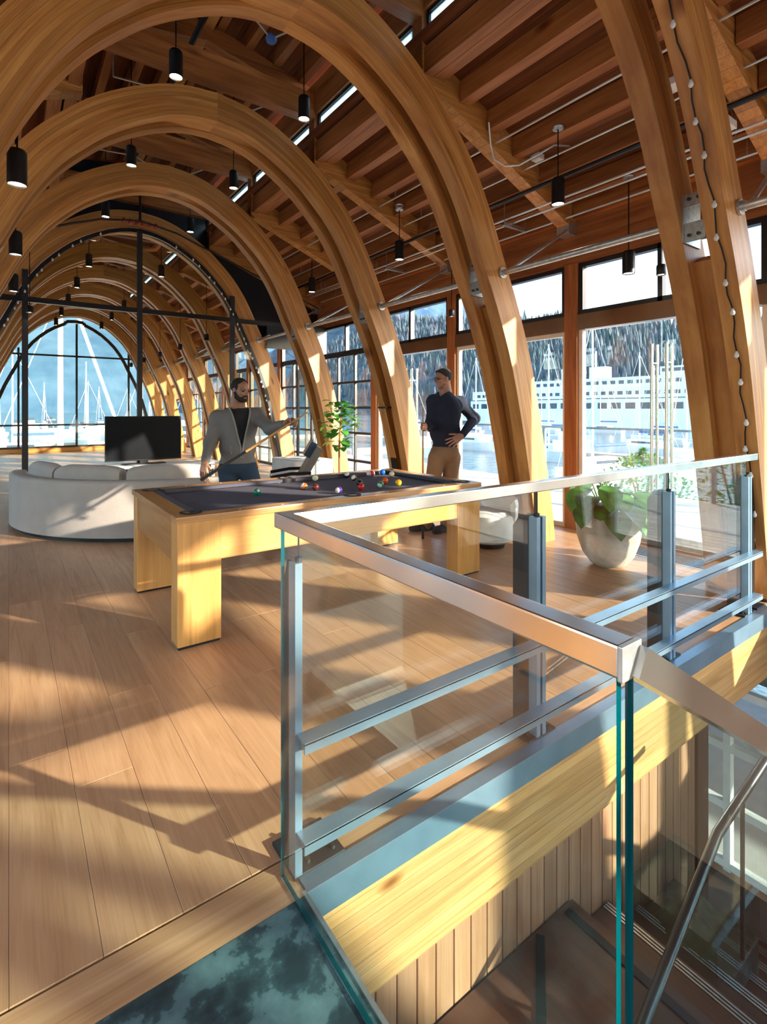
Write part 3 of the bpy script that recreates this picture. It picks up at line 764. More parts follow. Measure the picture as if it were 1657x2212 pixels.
# balls
def ball_mat(n, col, stripe):
    m, t, out = newmat('ball_%s' % n); b = principled(t, out, col, .12); L = t.links.new
    tc = N(t, 'ShaderNodeTexCoord'); sp = N(t, 'ShaderNodeSeparateXYZ'); L(tc.outputs['Object'], sp.inputs[0])
    ab = N(t, 'ShaderNodeMath', operation='ABSOLUTE'); L(sp.outputs[2], ab.inputs[0])
    if stripe:
        lt = N(t, 'ShaderNodeMath', operation='LESS_THAN'); L(ab.outputs[0], lt.inputs[0]); lt.inputs[1].default_value = .016
        mx = N(t, 'ShaderNodeMix', data_type='RGBA'); L(lt.outputs[0], mx.inputs['Factor']); mx.inputs['A'].default_value = (.78,.74,.62,1); mx.inputs['B'].default_value = (*col, 1)
        L(mx.outputs['Result'], b.inputs['Base Color'])
    else:
        xz = N(t, 'ShaderNodeVectorMath', operation='DOT_PRODUCT'); L(tc.outputs['Object'], xz.inputs[0]); xz.inputs[1].default_value = (0, 0, 1)
        gt = N(t, 'ShaderNodeMath', operation='GREATER_THAN'); L(xz.outputs['Value'], gt.inputs[0]); gt.inputs[1].default_value = .0255
        mx = N(t, 'ShaderNodeMix', data_type='RGBA'); L(gt.outputs[0], mx.inputs['Factor']); mx.inputs['A'].default_value = (*col, 1); mx.inputs['B'].default_value = (.78,.74,.62,1) if n != 'cue' else (*col, 1)
        L(mx.outputs['Result'], b.inputs['Base Color'])
    return m
BALLS = [('green', (0,.20,.10), 0, 1.554, 3.812, 'plain green ball lying alone on the left half of the felt'),
 ('cue', (.78,.74,.45), 0, 2.31, 4.279, 'cream cue ball near the far side of the table'),
 ('orange_stripe', (.80,.13,.02), 1, 1.989, 3.878, 'orange and white striped ball left of the maroon ball'),
 ('maroon', (.10,.015,.012), 0, 2.043, 3.777, 'dark maroon ball right of the orange striped ball'),
 ('purple', (.07,.02,.22), 1, 2.11, 3.521, 'purple and white striped ball nearest the front rail'),
 ('black_stripe', (.02,.02,.025), 1, 2.66, 4.285, 'dark and white striped ball by the far cushion'),
 ('black', (.012,.012,.012), 0, 2.465, 3.763, 'black ball touching the red ball'),
 ('red', (.65,.02,.015), 0, 2.354, 3.572, 'bright red ball in front of the black ball'),
 ('brown', (.11,.035,.02), 1, 2.603, 4.068, 'brown striped ball behind the black ball'),
 ('red_stripe', (.6,.04,.05), 1, 2.935, 4.255, 'red and white striped ball left of the blue ball'),
 ('blue', (.01,.10,.42), 0, 3.075, 4.27, 'blue ball beside the far corner pocket'),
 ('yellow_stripe', (.85,.38,.02), 1, 3.047, 4.079, 'amber and white striped ball right of the blue ball'),
 ('orange', (.80,.10,.01), 0, 2.738, 3.762, 'plain orange ball left of the yellow ball'),
 ('yellow', (.85,.42,.01), 0, 2.755, 3.588, 'plain yellow ball rightmost on the table'),
 ('green_stripe', (.02,.22,.10), 1, 2.564, 3.591, 'green and white striped ball between red and orange balls')]
for i, (n, col, st, x, y, lab) in enumerate(BALLS):
    bm = bmesh.new(); bmesh.ops.create_uvsphere(bm, u_segments=24, v_segments=14, radius=.0285)
    me = bpy.data.meshes.new('billiard_ball'); bm.to_mesh(me); bm.free(); me.materials.append(ball_mat(n, col, st)); me.polygons.foreach_set('use_smooth', [True]*len(me.polygons))
    o = bpy.data.objects.new('billiard_ball', me); COL.objects.link(o); o.location = (x, y, .752+.0285); o.rotation_euler = (.9+i, .5*i, i*1.3)
    tag(o, lab, 'ball', 'billiard balls on the felt')
# ============================================================ sofa
M['boucle'] = plain('cream_fabric', (.46,.395,.345), .95, bump=.5, bscale=260., var=.05)
SC = (1.98, 7.78)
def arc_solid(m, r0, r1, a0, a1, z0, z1, n=40, bev=.05):
    # cross-section with rounded upper corners swept around an arc
    sec = [(r0, z0), (r1, z0), (r1, z1-bev)]
    for k in range(1, 5): a = k*math.pi/8; sec.append((r1-bev+bev*math.cos(a), z1-bev+bev*math.sin(a)))
    for k in range(1, 5): a = math.pi/2+k*math.pi/8; sec.append((r0+bev+bev*math.cos(a), z1-bev+bev*math.sin(a)))
    V = []; F = []; q = len(sec)
    for i in range(n+1):
        a = R(a0+(a1-a0)*i/n)
        # ease the ends so they read as rounded
        for r, z in sec: V.append((SC[0]+r*math.cos(a), SC[1]+r*math.sin(a), z))
    for i in range(n):
        for k in range(q):
            k2 = (k+1) % q; F.append((i*q+k, i*q+k2, (i+1)*q+k2, (i+1)*q+k))
    F.append(tuple(range(q))[::-1]); F.append(tuple(n*q+k for k in range(q))); m.add(V, F)
SO = thing('curved_sofa', 'cream curved sofa with its convex back towards the pool table', 'sofa', (.75, 6.8, 0))
m = MB(); arc_solid(m, 1.80, 1.98, 172, 272, .05, .655); m.build('backrest', M['boucle'], SO, smooth=True)
m = MB(); arc_solid(m, .98, 1.80, 172, 272, .05, .40); m.build('seat', M['boucle'], SO, smooth=True)
m = MB(); arc_solid(m, 1.0, 1.93, 173, 271, 0, .05, bev=.01); m.build('plinth', M['black'], SO)
cl = ['cream back cushion at the left end of the curved sofa', 'cream back cushion in the middle of the curved sofa', 'wide cream back cushion at the right end of the curved sofa']
for (a0, a1), lab in zip(((184, 208), (209, 236), (238.5, 266)), cl):
    m = MB(); arc_solid(m, 1.615, 1.795, a0, a1, .402, .80, n=14, bev=.085)
    o = m.build('sofa_cushion', M['boucle'], None, smooth=True); tag(o, lab, 'cushion', 'back cushions on the curved sofa')
    am = R((a0+a1)/2); c = Vector((SC[0]+1.7*math.cos(am), SC[1]+1.7*math.sin(am), .41))
    for v in o.data.vertices:
        fz = (v.co.z-.41)/.37
        ang = math.degrees(math.atan2(v.co.y-SC[1], v.co.x-SC[0])) % 360; u = (ang-(a0+a1)/2)/((a1-a0)/2)
        k = 1-.10*abs(u)**4
        v.co.z = .402+(v.co.z-.40)*k
# ============================================================ tv and console
C = thing('low_console', 'low white and dark wood console table under the television', 'console', (1.75, 9.0, 0))
m = MB(); m.bbox(.75, 2.9, 8.75, 9.25, .50, .545, r=.008); m.build('top', M['white'], C)
m = MB(); m.bbox(1.5, 2.3, 8.8, 9.2, .04, .50, r=.006); m.build('cabinet', wood('dark_walnut', (.04,.015,.008), (.075,.028,.015), (.11,.045,.022), 'x'), C)
for x in (.85, 2.8):
    m = MB(); m.box(x-.03, x+.03, 8.8, 9.2, 0, .5); m.build('leg', M['white'], C)
TV = thing('television', 'large black flat screen television on the low console', 'television', (1.76, 9.0, .545))
m = MB(); m.bbox(1.20, 2.33, 8.98, 9.02, .60, 1.31, r=.006); m.build('screen_body', M['black'], TV)
m = MB(); m.box(1.215, 2.315, 8.977, 8.981, .62, 1.297); m.build('screen', plain('tv_screen', (.006,.007,.009), .35, **{'Specular IOR Level': .12}), TV)
m = MB(); m.box(1.70, 1.82, 8.99, 9.01, .56, .62); m.bbox(1.45, 2.07, 8.90, 9.10, .545, .56, r=.004); m.build('stand', M['black'], TV)
m = MB(); m.bbox(.30, .72, 8.55, 9.25, .0, .50, r=.03); o = m.build('ottoman', plain('charcoal_cloth', (.03,.03,.035), .9)); tag(o, 'charcoal ottoman in front of the television console', 'ottoman')
# white round stool by the right table leg
K = thing('tub_chair', 'rounded pale grey tub chair behind the right end of the pool table', 'chair', (4.05, 3.72, 0))
M['pale'] = plain('pale_grey_cloth', (.66,.66,.65), .9, bump=.3)
m = MB(); m.lathe([(.22,.06),(.27,.09),(.285,.25),(.27,.34),(.20,.37),(.05,.375)], (4.06, 3.74, 0), 28); m.build('seat', M['pale'], K, smooth=True)
m = MB(); V = []; F = []; nn = 18
for i in range(nn+1):
    a = R(-75+i*190/nn)
    for r, z in ((.285,.1),(.30,.45),(.285,.50),(.24,.45),(.25,.30)): V.append((4.06+r*math.cos(a), 3.74+r*math.sin(a), z))
for i in range(nn):
    for k in range(5): F.append((i*5+k, i*5+(k+1) % 5, (i+1)*5+(k+1) % 5, (i+1)*5+k))
F += [tuple(range(5)), tuple(nn*5+k for k in range(5))]; m.add(V, F); m.build('backrest', M['pale'], K, smooth=True)
m = MB(); m.lathe([(.16,0),(.17,.06),(.1,.065)], (4.06,3.74,0), 20); m.build('base', M['black'], K)
# ============================================================ lounge chair, white table, bucket plant behind the bearded man
LC = thing('lounge_chair', 'grey leather lounge chair tilted back beside the window arches', 'chair', (3.15, 6.55, 0))
M['taupe'] = plain('taupe_leather', (.16,.14,.12), .55)
def lc(name, pts, w0, w1, mat, th):
    m = MB(); pts = [Vector(p) for p in pts]
    for a, b in zip(pts, pts[1:]): m.beam(a, b, w0, th)
    return m.build(name, mat, LC)
dx = Vector((.6, -.8, 0)).normalized()
b0 = Vector((2.92, 6.45, .38)); 
def P3(f, z, s=0): return Vector((3.0+f*.70, 6.30-f*.30, z))
m = MB(); m.beam(P3(.10,.36), P3(.52,.92), .50, .09, up=(0,0,1)); m.build('backrest', M['taupe'], LC)
m = MB(); m.beam(P3(-.50,.42), P3(.12,.34), .50, .10); m.build('seat', M['taupe'], LC)
m = MB(); m.beam(P3(.30,.80), P3(.44,.98), .30, .09); m.build('headrest', plain('navy_leather', (.02,.05,.09), .35), LC)
sd = Vector((.30, .70, 0)).normalized()
for s in (-1, 1):
    m = MB(); a = P3(-.3,.56)+sd*(.30*s); b = P3(.36,.60)+sd*(.30*s); m.tube([a, (a+b)/2+Vector((0,0,.02)), b], .022, 8); m.build('armrest', M['black'], LC)
    m = MB(); m.tube([P3(-.3,.56)+sd*(.30*s), P3(-.38,0.01)+sd*(.30*s)], .015, 8); m.build('leg', M['chrome'], LC)
    m = MB(); m.tube([P3(.3,.6)+sd*(.30*s), P3(.42,0.01)+sd*(.30*s)], .015, 8); m.build('leg', M['chrome'], LC)
m = MB(); m.bbox(3.55, 4.25, 7.25, 8.1, 0, .62, r=.03); o = m.build('white_ottoman_block', M['pale']); o.name = 'ottoman'; tag(o, 'tall pale ottoman block beside the lounge chair and windows', 'ottoman')
# ============================================================ planters
def leaf(m, base, tip, width, droop, up=Vector((0,0,1)), n=6, curl=.25):
    base = Vector(base); tip = Vector(tip); d = tip-base; L = d.length; sd = d.cross(up).normalized(); nr = sd.cross(d).normalized()
    V = []; 
    for i in range(n+1):
        f = i/n; w = width*(math.sin(math.pi*min(1, f*.94+.06))**.75)*(1 if f < .97 else .25)
        c = base+d*f+nr*(droop*math.sin(math.pi*f))
        V += [c-sd*w+nr*(curl*w), c, c+sd*w+nr*(curl*w)]
    F = []
    for i in range(n):
        for k in range(2): F.append((i*3+k, i*3+k+1, (i+1)*3+k+1, (i+1)*3+k))
    m.add(V, F)
def leafmat(name, a, b):
    m, t, out = newmat(name); p = principled(t, out, a, .32); tc = N(t, 'ShaderNodeTexCoord'); n = N(t, 'ShaderNodeTexNoise', Scale=9., Detail=3.)
    t.links.new(tc.outputs['Object'], n.inputs[0]); r = ramp(t, [(.35, a), (.7, b)]); t.links.new(n.outputs['Fac'], r.inputs[0]); t.links.new(r.outputs[0], p.inputs['Base Color'])
    tl = N(t, 'ShaderNodeBsdfTranslucent'); t.links.new(r.outputs[0], tl.inputs[0]); mx = N(t, 'ShaderNodeMixShader'); mx.inputs[0].default_value = .3
    t.links.new(p.outputs[0], mx.inputs[1]); t.links.new(tl.outputs[0], mx.inputs[2]); t.links.new(mx.outputs[0], out.inputs['Surface']); return m
M['leaf'] = leafmat('leaf_deep', (.012,.085,.012), (.05,.22,.03)); M['leaf2'] = leafmat('leaf_bright', (.05,.20,.025), (.14,.42,.07))
PC = (4.42, 2.63)
PT = thing('potted_plant', 'broad leafed green plant in a faceted pale stone planter by the doors', 'plant', (PC[0], PC[1], 0))
def rsq(r, c, n=64):
    o = []
    for k in range(n):
        a = 2*math.pi*k/n+R(20); q = (abs(math.cos(a))**c+abs(math.sin(a))**c)**(-1/c); b = a+R(-26); o.append((PC[0]+r*q*math.cos(b), PC[1]+r*q*math.sin(b)))
    return o
m = MB(); prof = [(.105,.0,2.6),(.14,.025,3.),(.185,.11,4.4),(.214,.24,6.),(.222,.35,7.),(.218,.455,8.),(.198,.455,8.),(.198,.40,8.)]
V = []; F = []; n = 64
for r, z, c in prof: V += [(x, y, z) for x, y in rsq(r, c, n)]
for i in range(len(prof)-1):
    for k in range(n): F.append((i*n+k, i*n+(k+1) % n, (i+1)*n+(k+1) % n, (i+1)*n+k))
F.append(tuple(range(n))[::-1]); m.add(V, F); m.build('planter', plain('pale_stone', (.48,.455,.40), .7, var=.12, scale=18., bump=.1), PT, smooth=True)
m = MB(); m.add([(x, y, .405) for x, y in rsq(.197, 8., n)], [tuple(range(n))]); m.build('soil', plain('soil', (.05,.035,.02), .95), PT)
rg = random.Random(5)
LV = [(-38,.34,.62,.13),(-80,.30,.50,.12),(150,.36,.66,.13),(175,.42,.60,.12),(205,.30,.70,.11),(215,.34,.48,.13),(240,.36,.54,.14),(300,.28,.58,.14),(190,.33,.55,.14),(225,.27,.62,.13),(160,.30,.52,.13),(260,.30,.46,.13),(320,.34,.52,.13),(0,.36,.60,.12),(20,.34,.64,.12),(60,.30,.72,.10),(110,.30,.70,.11),(-15,.40,.56,.13),(330,.42,.62,.12)]
for a, rr, zt_, wd in LV:
    a = R(a); b0 = Vector((PC[0]+.05*math.cos(a), PC[1]+.05*math.sin(a), .40)); c1 = Vector((PC[0]+rr*.45*math.cos(a), PC[1]+rr*.45*math.sin(a), zt_+.04))
    m = MB(); m.tube([b0, b0*.5+c1*.5+Vector((0,0,.05)), c1], [.008,.006,.005], 6); st = m.build('stem', M['leaf2'], PT)
    m = MB(); tip = Vector((PC[0]+(rr+.04)*math.cos(a+.2), PC[1]+(rr+.04)*math.sin(a+.2), zt_-.08-.10*rg.random())); leaf(m, c1, tip, wd*.92, .05)
    m.build('leaf', M['leaf'] if rg.random() < .6 else M['leaf2'], PT, smooth=True)
BP = thing('leafy_plant', 'bright green leafy plant standing by the window behind the bearded man', 'plant', (4.15, 6.9, 0))
m = MB(); m.lathe([(.12,0),(.16,.1),(.17,.34),(.15,.34),(.145,.28)], (4.15,6.9,0), 20); m.build('pot', M['white'], BP, smooth=True)
m = MB(); m.tube([(4.15,6.9,.2),(4.14,6.9,.8),(4.16,6.88,1.35)], [.02,.016,.01], 8); m.build('trunk', M['fir_z'], BP)
for i in range(110):
    a = rg.uniform(0, 2*math.pi); z = rg.uniform(.80, 1.55); rr = (.30-.20*abs(z-1.2)/.45)*rg.uniform(.3, 1.)
    c1 = Vector((4.15+rr*math.cos(a), 6.9+rr*math.sin(a), z)); tip = c1+Vector((.15*math.cos(a), .15*math.sin(a), rg.uniform(-.09, .05)))
    m = MB(); leaf(m, c1, tip, .058, .015, n=4); m.build('leaf', M['leaf2'], BP, smooth=True)
# cue rack on the second arch
Yb = YK(1)+RIB+GAP/2
RK = thing('cue_rack', 'billiard cue rack with several cues standing in the second arch leg', 'cue rack', (4.35, Yb, 0))
m = MB(); m.box(XC+inner_x(1.5)-.09, XC+inner_x(1.5)+.03, Yb-.085, Yb+.085, 1.43, 1.455); m.build('bracket', M['black'], RK)
m = MB(); m.box(4.30, 4.52, Yb-.07, Yb+.07, 0, .05); m.build('rest', M['black'], RK)
for i in range(4):
    dy = -.054+i*.036; xa = XC+inner_x(.1)-.035; xb = XC+inner_x(1.62)-.035; xm_ = XC+inner_x(.8)-.035
    m = MB(); m.tube([(xa, Yb+dy, .05), (xa+(xb-xa)*.45, Yb+dy, .75)], [.015,.012], 8, mi=0); m.tube([(xa+(xb-xa)*.45, Yb+dy, .75), (xb-.03, Yb+dy, 1.52)], [.012,.007], 8, mi=1)
    m.build('cue', [M['black'], M['table']], RK)
# floor grille by the doors
Gm = thing('floor_grille', 'flat grey linear floor grille in front of the glass doors', 'grille', (5.12, 2.45, 0))
m = MB(); m.box(4.95, 5.32, 1.85, 3.2, 0, .004); m.build('frame', M['galv'], Gm)
for i in range(7):
    x = 4.98+i*.047; m = MB(); m.box(x, x+.022, 1.89, 3.16, .004, .008); m.build('bar', M['steel_dark'], Gm)
# small notice on the glass
m = MB(); m.box(XW-.014, XW-.008, 4.78, 5.0, 1.40, 1.66); sg = m.build('door_notice', M['black'], None); tag(sg, 'small black notice with red and white mark on the window glass', 'sign')
m = MB(); m.box(XW-.017, XW-.0142, 4.84, 4.94, 1.55, 1.62); m.build('red_mark', plain('red_print', (.55,.08,.06), .5), sg); m = MB(); m.box(XW-.017, XW-.0142, 4.86, 4.93, 1.47, 1.53); m.build('white_mark', M['white'], sg)
# ============================================================ pendant lamps
def make_pendant(dia, hgt, lit=True):
    t = thing('pendant_lamp', 'x', 'lamp', (0, 0, 0), 'black cylinder pendant lamps')
    r = dia/2
    m = MB(); m.lathe([(r*.82, hgt), (r*.97, hgt-.012), (r, hgt-.03), (r, .004), (r*.93, 0), (r*.88, .012)], (0,0,0), 24, caps=False)
    m.lathe([(.001, hgt+.001), (r*.82, hgt)], (0,0,0), 24, caps=False); m.build('shade', M['black'], t, smooth=True)
    m = MB(); m.lathe([(.001, .0125), (r*.9, .0125)], (0,0,0), 20, caps=False); m.build('lens', M['lamp_on'], t)
    return t
protoP = {}
def pendant(x, y, z, ztop, lab, dia=.115, hgt=.235, canopy=True):
    key = (dia, hgt)
    if key not in protoP: protoP[key] = make_pendant(dia, hgt); t = protoP[key]
    else: t = copy_tree(protoP[key])
    t.location = (x, y, z); t['label'] = lab
    m = MB(); m.tube([(x, y, z+hgt-.002), (x, y, ztop)], .006, 6); m.build('cord', M['black'], t)
    if canopy:
        m = MB(); m.lathe([(.05, -.03), (.055, -.015), (.03, .0)], (x, y, ztop), 14); m.build('canopy', M['galv'], t)
    return t
import itertools
pl_ = [(1.2, 4.80, 4.36, 5.70, 'lit black pendant glowing under the roof between first and second arch, left of centre'),
       (2.46, 4.80, 4.40, 5.70, 'lit black pendant beside the high window between first and second arch'),
       (1.2, 6.86, 4.36, 5.70, 'black pendant seen through the second arch, left of its crown'),
       (2.46, 6.86, 4.40, 5.70, 'black pendant seen through the second arch, right of its crown'),
       (1.2, 8.92, 4.36, 5.70, 'black pendant seen through the third arch, left of its crown'),
       (2.46, 8.92, 4.38, 5.70, 'black pendant seen through the third arch, right of its crown'),
       (.045, 4.25, 2.92, 4.70, 'black pendant hanging at the left edge before the second arch'),
       (.055, 6.35, 2.96, 4.70, 'black pendant hanging at the left edge before the third arch'),
       (.05, 8.45, 2.98, 4.70, 'black pendant at the left edge before the glass partition')]
for x, y, z, zt_, lab in pl_: pendant(x, y, z, zt_, lab)
pendant(.09, 2.30, 3.05, 4.70, 'lit lamp cut by the top left corner of the view', dia=.13)
for x, y, z, lab in ((4.2, 3.0, 3.35, 'black pendant in the side aisle over the planter'), (4.2, 5.45, 3.40, 'black pendant in the side aisle between first and second arch'),
                     (4.2, 7.9, 3.42, 'black pendant in the side aisle between second and third arch')):
    pendant(x, y, z, zdeck(x)-.22, lab, dia=.12, hgt=.25)
pendant(5.05, 2.78, 2.78, zdeck(5.05)-.20, 'black cylinder pendant hanging in front of the transom window by the doors', dia=.12, hgt=.23)
pendant(5.05, 2.46, 2.70, zdeck(5.05)-.19, 'small black pendant on a thin cord beside the larger one by the doors', dia=.085, hgt=.10, canopy=False)
pendant(5.05, 5.35, 2.72, zdeck(5.05)-.19, 'small black pendant on a thin cord near the dark haired man', dia=.085, hgt=.10, canopy=False)
pendant(.25, 9.3, 2.85, 4.9, 'small black pendant on a long cord before the glass partition', dia=.10, hgt=.10, canopy=False)
ct = itertools.count()
ords = ['first', 'second', 'third', 'fourth', 'fifth']
for i in range(5):
    y = 10.95+SP*i
    for x, sd_ in ((1.2, 'left'), (2.46, 'right')):
        pendant(x, y, 4.05, 5.70, '%s pendant row behind the glass partition, %s lamp' % (ords[i], sd_), hgt=.235)
    pendant(3.35, y, 2.85, 4.65, '%s low pendant along the right arches behind the partition' % ords[i], dia=.10, hgt=.14)
# ============================================================ pipes and services
def pipe_run(name, label, cat, pts, r, mat, n=8, extra=None):
    p0 = Vector(pts[0]); t = thing(name, label, cat, tuple(p0))
    m = MB(); m.tube(pts, r, n); m.build('pipe', mat, t, smooth=True)
    return t
# galvanised tie pipes between arches and struts to the wall posts
for s, sd_ in ((1, 'right'), (-1, 'left')):
    t = thing('tie_pipe', 'galvanised tie pipe running through the %s legs of the arches' % sd_, 'pipe', (XC+s*PX, YK(-3), PZ))
    for k in range(-3, 8):
        m = MB(); m.tube([(XC+s*PX, YK(k)+ADEP, PZ), (XC+s*PX, YK(k+1), PZ)], .030, 12); m.build('pipe_length', M['galv'], t, smooth=True)
    for k in range(-2, 8):
        m = MB(); m.tube([(XC+s*(PX+.02), YK(k)-.06, PZ+.01), (XC+s*3.50, YK(k)+.19, 3.52)], .020, 10); m.build('strut', M['galv'], t, smooth=True)
def hung(name, label, cat, x, dz, r, mat, y0=-2.6, y1=9.4, n=8):
    z = 3.64+(5.40-x)*.40-dz
    t = pipe_run(name, label, cat, [(x, y0, z), (x, y1, z)], r, mat, n)
    for k in range(7):
        y = -2+k*1.75+.3
        m = MB(); m.tube([(x, y, z), (x, y, z+dz+.06)], .005, 5); m.build('hanger', M['galv'], t)
    return t
hung('conduit', 'thin grey conduit high under the aisle purlins', 'conduit', 4.02, .06, .011, M['conduit'])
hung('conduit', 'thin grey conduit beside the white junction box', 'conduit', 4.45, .05, .010, M['conduit'])
hung('sprinkler_pipe', 'black sprinkler pipe running along the side aisle', 'pipe', 4.62, .14, .024, M['black'])
hung('conduit', 'upper grey conduit of the bundle above the aisle pendants', 'conduit', 4.88, .13, .014, M['conduit'])
hung('conduit', 'lower grey conduit of the bundle above the aisle pendants', 'conduit', 4.965, .13, .014, M['conduit'])
hung('conduit', 'outermost grey conduit close to the window header', 'conduit', 5.20, .10, .012, M['conduit'])
for i, y in enumerate((2.35, 4.2, 5.1, 6.6, 7.5)):
    z = 3.64+(5.40-5.0)*.40-.155
    t = thing('strut_channel', '%s slotted strut channel carrying the aisle conduits, counted from the doors' % ords[i], 'bracket', (5.0, y, z), 'strut channels under the aisle roof')
    m = MB(); m.box(4.80, 5.24, y-.02, y+.02, z-.02, z-.015); m.box(4.80, 5.24, y-.022, y-.018, z-.02, z+.02); m.box(4.80, 5.24, y+.018, y+.022, z-.02, z+.02); m.build('channel', M['galv'], t)
    for x in (4.83, 5.21):
        m = MB(); m.tube([(x, y, z-.05), (x, y, zdeck(x)-.02)], .005, 5); m.build('rod', M['galv'], t)
for x, y, z, lab, a in ((4.48, 3.45, 4.02, 'small white junction box on the aisle ceiling', .05), (4.3, 2.02, 3.98, 'white box light near the upper right corner', .07), (4.55, 1.75, 3.62, 'white box fixture beside the near arch leg', .08), (4.75, 5.1, 3.72, 'pale square fixture near the second arch', .07)):
    t = thing('junction_box', lab, 'box', (x, y, z)); m = MB(); m.bbox(x-a, x+a, y-a, y+a, z, z+.06, r=.006); m.build('box', M['white'], t)
    m = MB(); m.box(x-a*.7, x+a*.7, y-a*.7, y+a*.7, z+.06, z+.075); m.tube([(x, y, z+.07), (x, y, zdeck(x)-.01)], .006, 5); m.build('mount', M['galv'], t)
# flexible cable drooping at the first rafter
c_ = thing('flexible_cable', 'pale flexible cable looping below the first aisle rafter', 'cable', (4.0, 3.9, 4.1))
m = MB(); m.tube(catmull3 := [(3.85,3.55,4.26),(3.95,3.62,4.10),(4.05,3.66,3.99),(4.15,3.6,3.93),(4.25,3.5,3.93),(4.33,3.35,3.99),(4.42,3.2,4.06),(4.45,3.05,4.0)], .010, 6); m.build('sheath', M['conduit'], c_, smooth=True)
# ridge services
pipe_run('sprinkler_pipe', 'black sprinkler pipe running along the ridge of the hall', 'pipe', [(1.62, -2.5, 5.12+.3), (1.62, 9.5, 5.42)], .03, M['black'], 10)
for k, nm in ((0, 'first'), (1, 'second'), (2, 'third')):
    y = YK(k)+1.3
    t = thing('ridge_conduit', 'angled grey conduit hung below the ridge after the %s arch' % nm, 'conduit', (1.2, y, 5.2))
    m = MB(); m.tube([(1.0, y, 5.35), (1.62, y, 5.40), (2.2, y+.25, 5.25), (2.75, y-.6, 5.36)], .012, 6); m.build('pipe', M['conduit'], t, smooth=True)
    m = MB(); m.lathe([(.05,-.03),(.06,0),(.05,.03)], (2.2, y+.25, 5.25), 10); m.build('sensor', plain('blue_plastic', (.06,.16,.45), .4) if k == 0 else M['galv'], t)
    m = MB(); m.tube([(1.0, y, 5.35), (1.0, y, 5.72)], .008, 5); m.build('hanger', M['galv'], t)
# sprinkler header above the partition
t = thing('valve_cluster', 'red valve cluster above the glass partition', 'valve', (1.8, YP-.08, 4.5))
for i in range(6):
    m = MB(); x = 1.55+i*.1; m.lathe([(.02,-.03),(.035,-.01),(.03,.03),(.012,.06)], (x, YP-.1, 4.55), 8); m.build('valve', plain('red_paint', (.4,.03,.02), .4) if i == 0 else bpy.data.materials['red_paint'], t)
m = MB(); m.tube([(-1.4, YP-.12, 3.35), (.3, YP-.12, 4.15), (1.2, YP-.12, 4.50), (1.81, YP-.12, 4.60), (2.4, YP-.12, 4.50), (3.3, YP-.12, 4.18), (5.2, YP-.12, 3.5)], .016, 8); m.build('pipe', M['black'], t, smooth=True)
m = MB(); m.tube([(1.8, YP-.1, 4.58), (1.8, YP-.1, 5.6)], .02, 6); m.build('riser', M['black'], t)
# string lights
def string_lights(k, y, side, z0, z1, lab, off=-.03, n=16, inner=True):
    t = thing('string_lights', lab, 'string lights', (XC+side*2.5, y, 0))
    pts = []
    for i in range(40):
        z = z0+(z1-z0)*i/39; xx = inner_x(z)+off; pts.append((XC+side*xx, y+.012*math.sin(i*1.7), z))
    m = MB(); m.tube(pts, .0055, 5); m.build('cable', M['black'], t)
    bm_ = None
    for i in range(n):
        p = pts[int((i+.5)*39/n)]
        if bm_ is None:
            m = MB(); m.lathe([(.006,.0),(.009,-.01),(.015,-.022),(.016,-.034),(.009,-.045),(.001,-.048)], p, 10); bm_ = m.build('bulb', M['white'], t, smooth=True); pb_ = Vector(p)
        else: inst(bm_, 'bulb', t, Vector(p)-pb_)
    return t
string_lights(-1, YK(-1)+.06, 1, .4, 4.1, 'string of round bulbs hanging down the near arch leg', off=-.02)
for s, sd_ in ((1, 'right'), (-1, 'left')):
    string_lights(3, YP-.05, s, .9, 4.4, 'string of small bulbs along the %s half of the partition arch' % sd_, off=-.09, n=26)
# ============================================================ outside
ZW = -4.6
mt, t, out = newmat('harbour_water'); b = principled(t, out, (.10,.17,.21), .16)
tc = N(t, 'ShaderNodeTexCoord'); n1 = N(t, 'ShaderNodeTexNoise', Scale=.6, Detail=6.); t.links.new(tc.outputs['Object'], n1.inputs[0])
bp = N(t, 'ShaderNodeBump', Strength=.5, Distance=.4); t.links.new(n1.outputs['Fac'], bp.inputs['Height']); t.links.new(bp.outputs[0], b.inputs['Normal'])
m = MB(); m.add([(-2500,-2500,ZW),(2500,-2500,ZW),(2500,2500,ZW),(-2500,2500,ZW)], [(0,1,2,3)]); o = m.build('harbour_water', mt); tag(o, 'calm blue harbour water around the building', 'water', kind='stuff')
m = MB(); m.box(-14, 9.6, -30, 21.5, -4.7, -3.1); o = m.build('quay', plain('concrete_quay', (.55,.54,.52), .9)); tag(o, kind='structure')
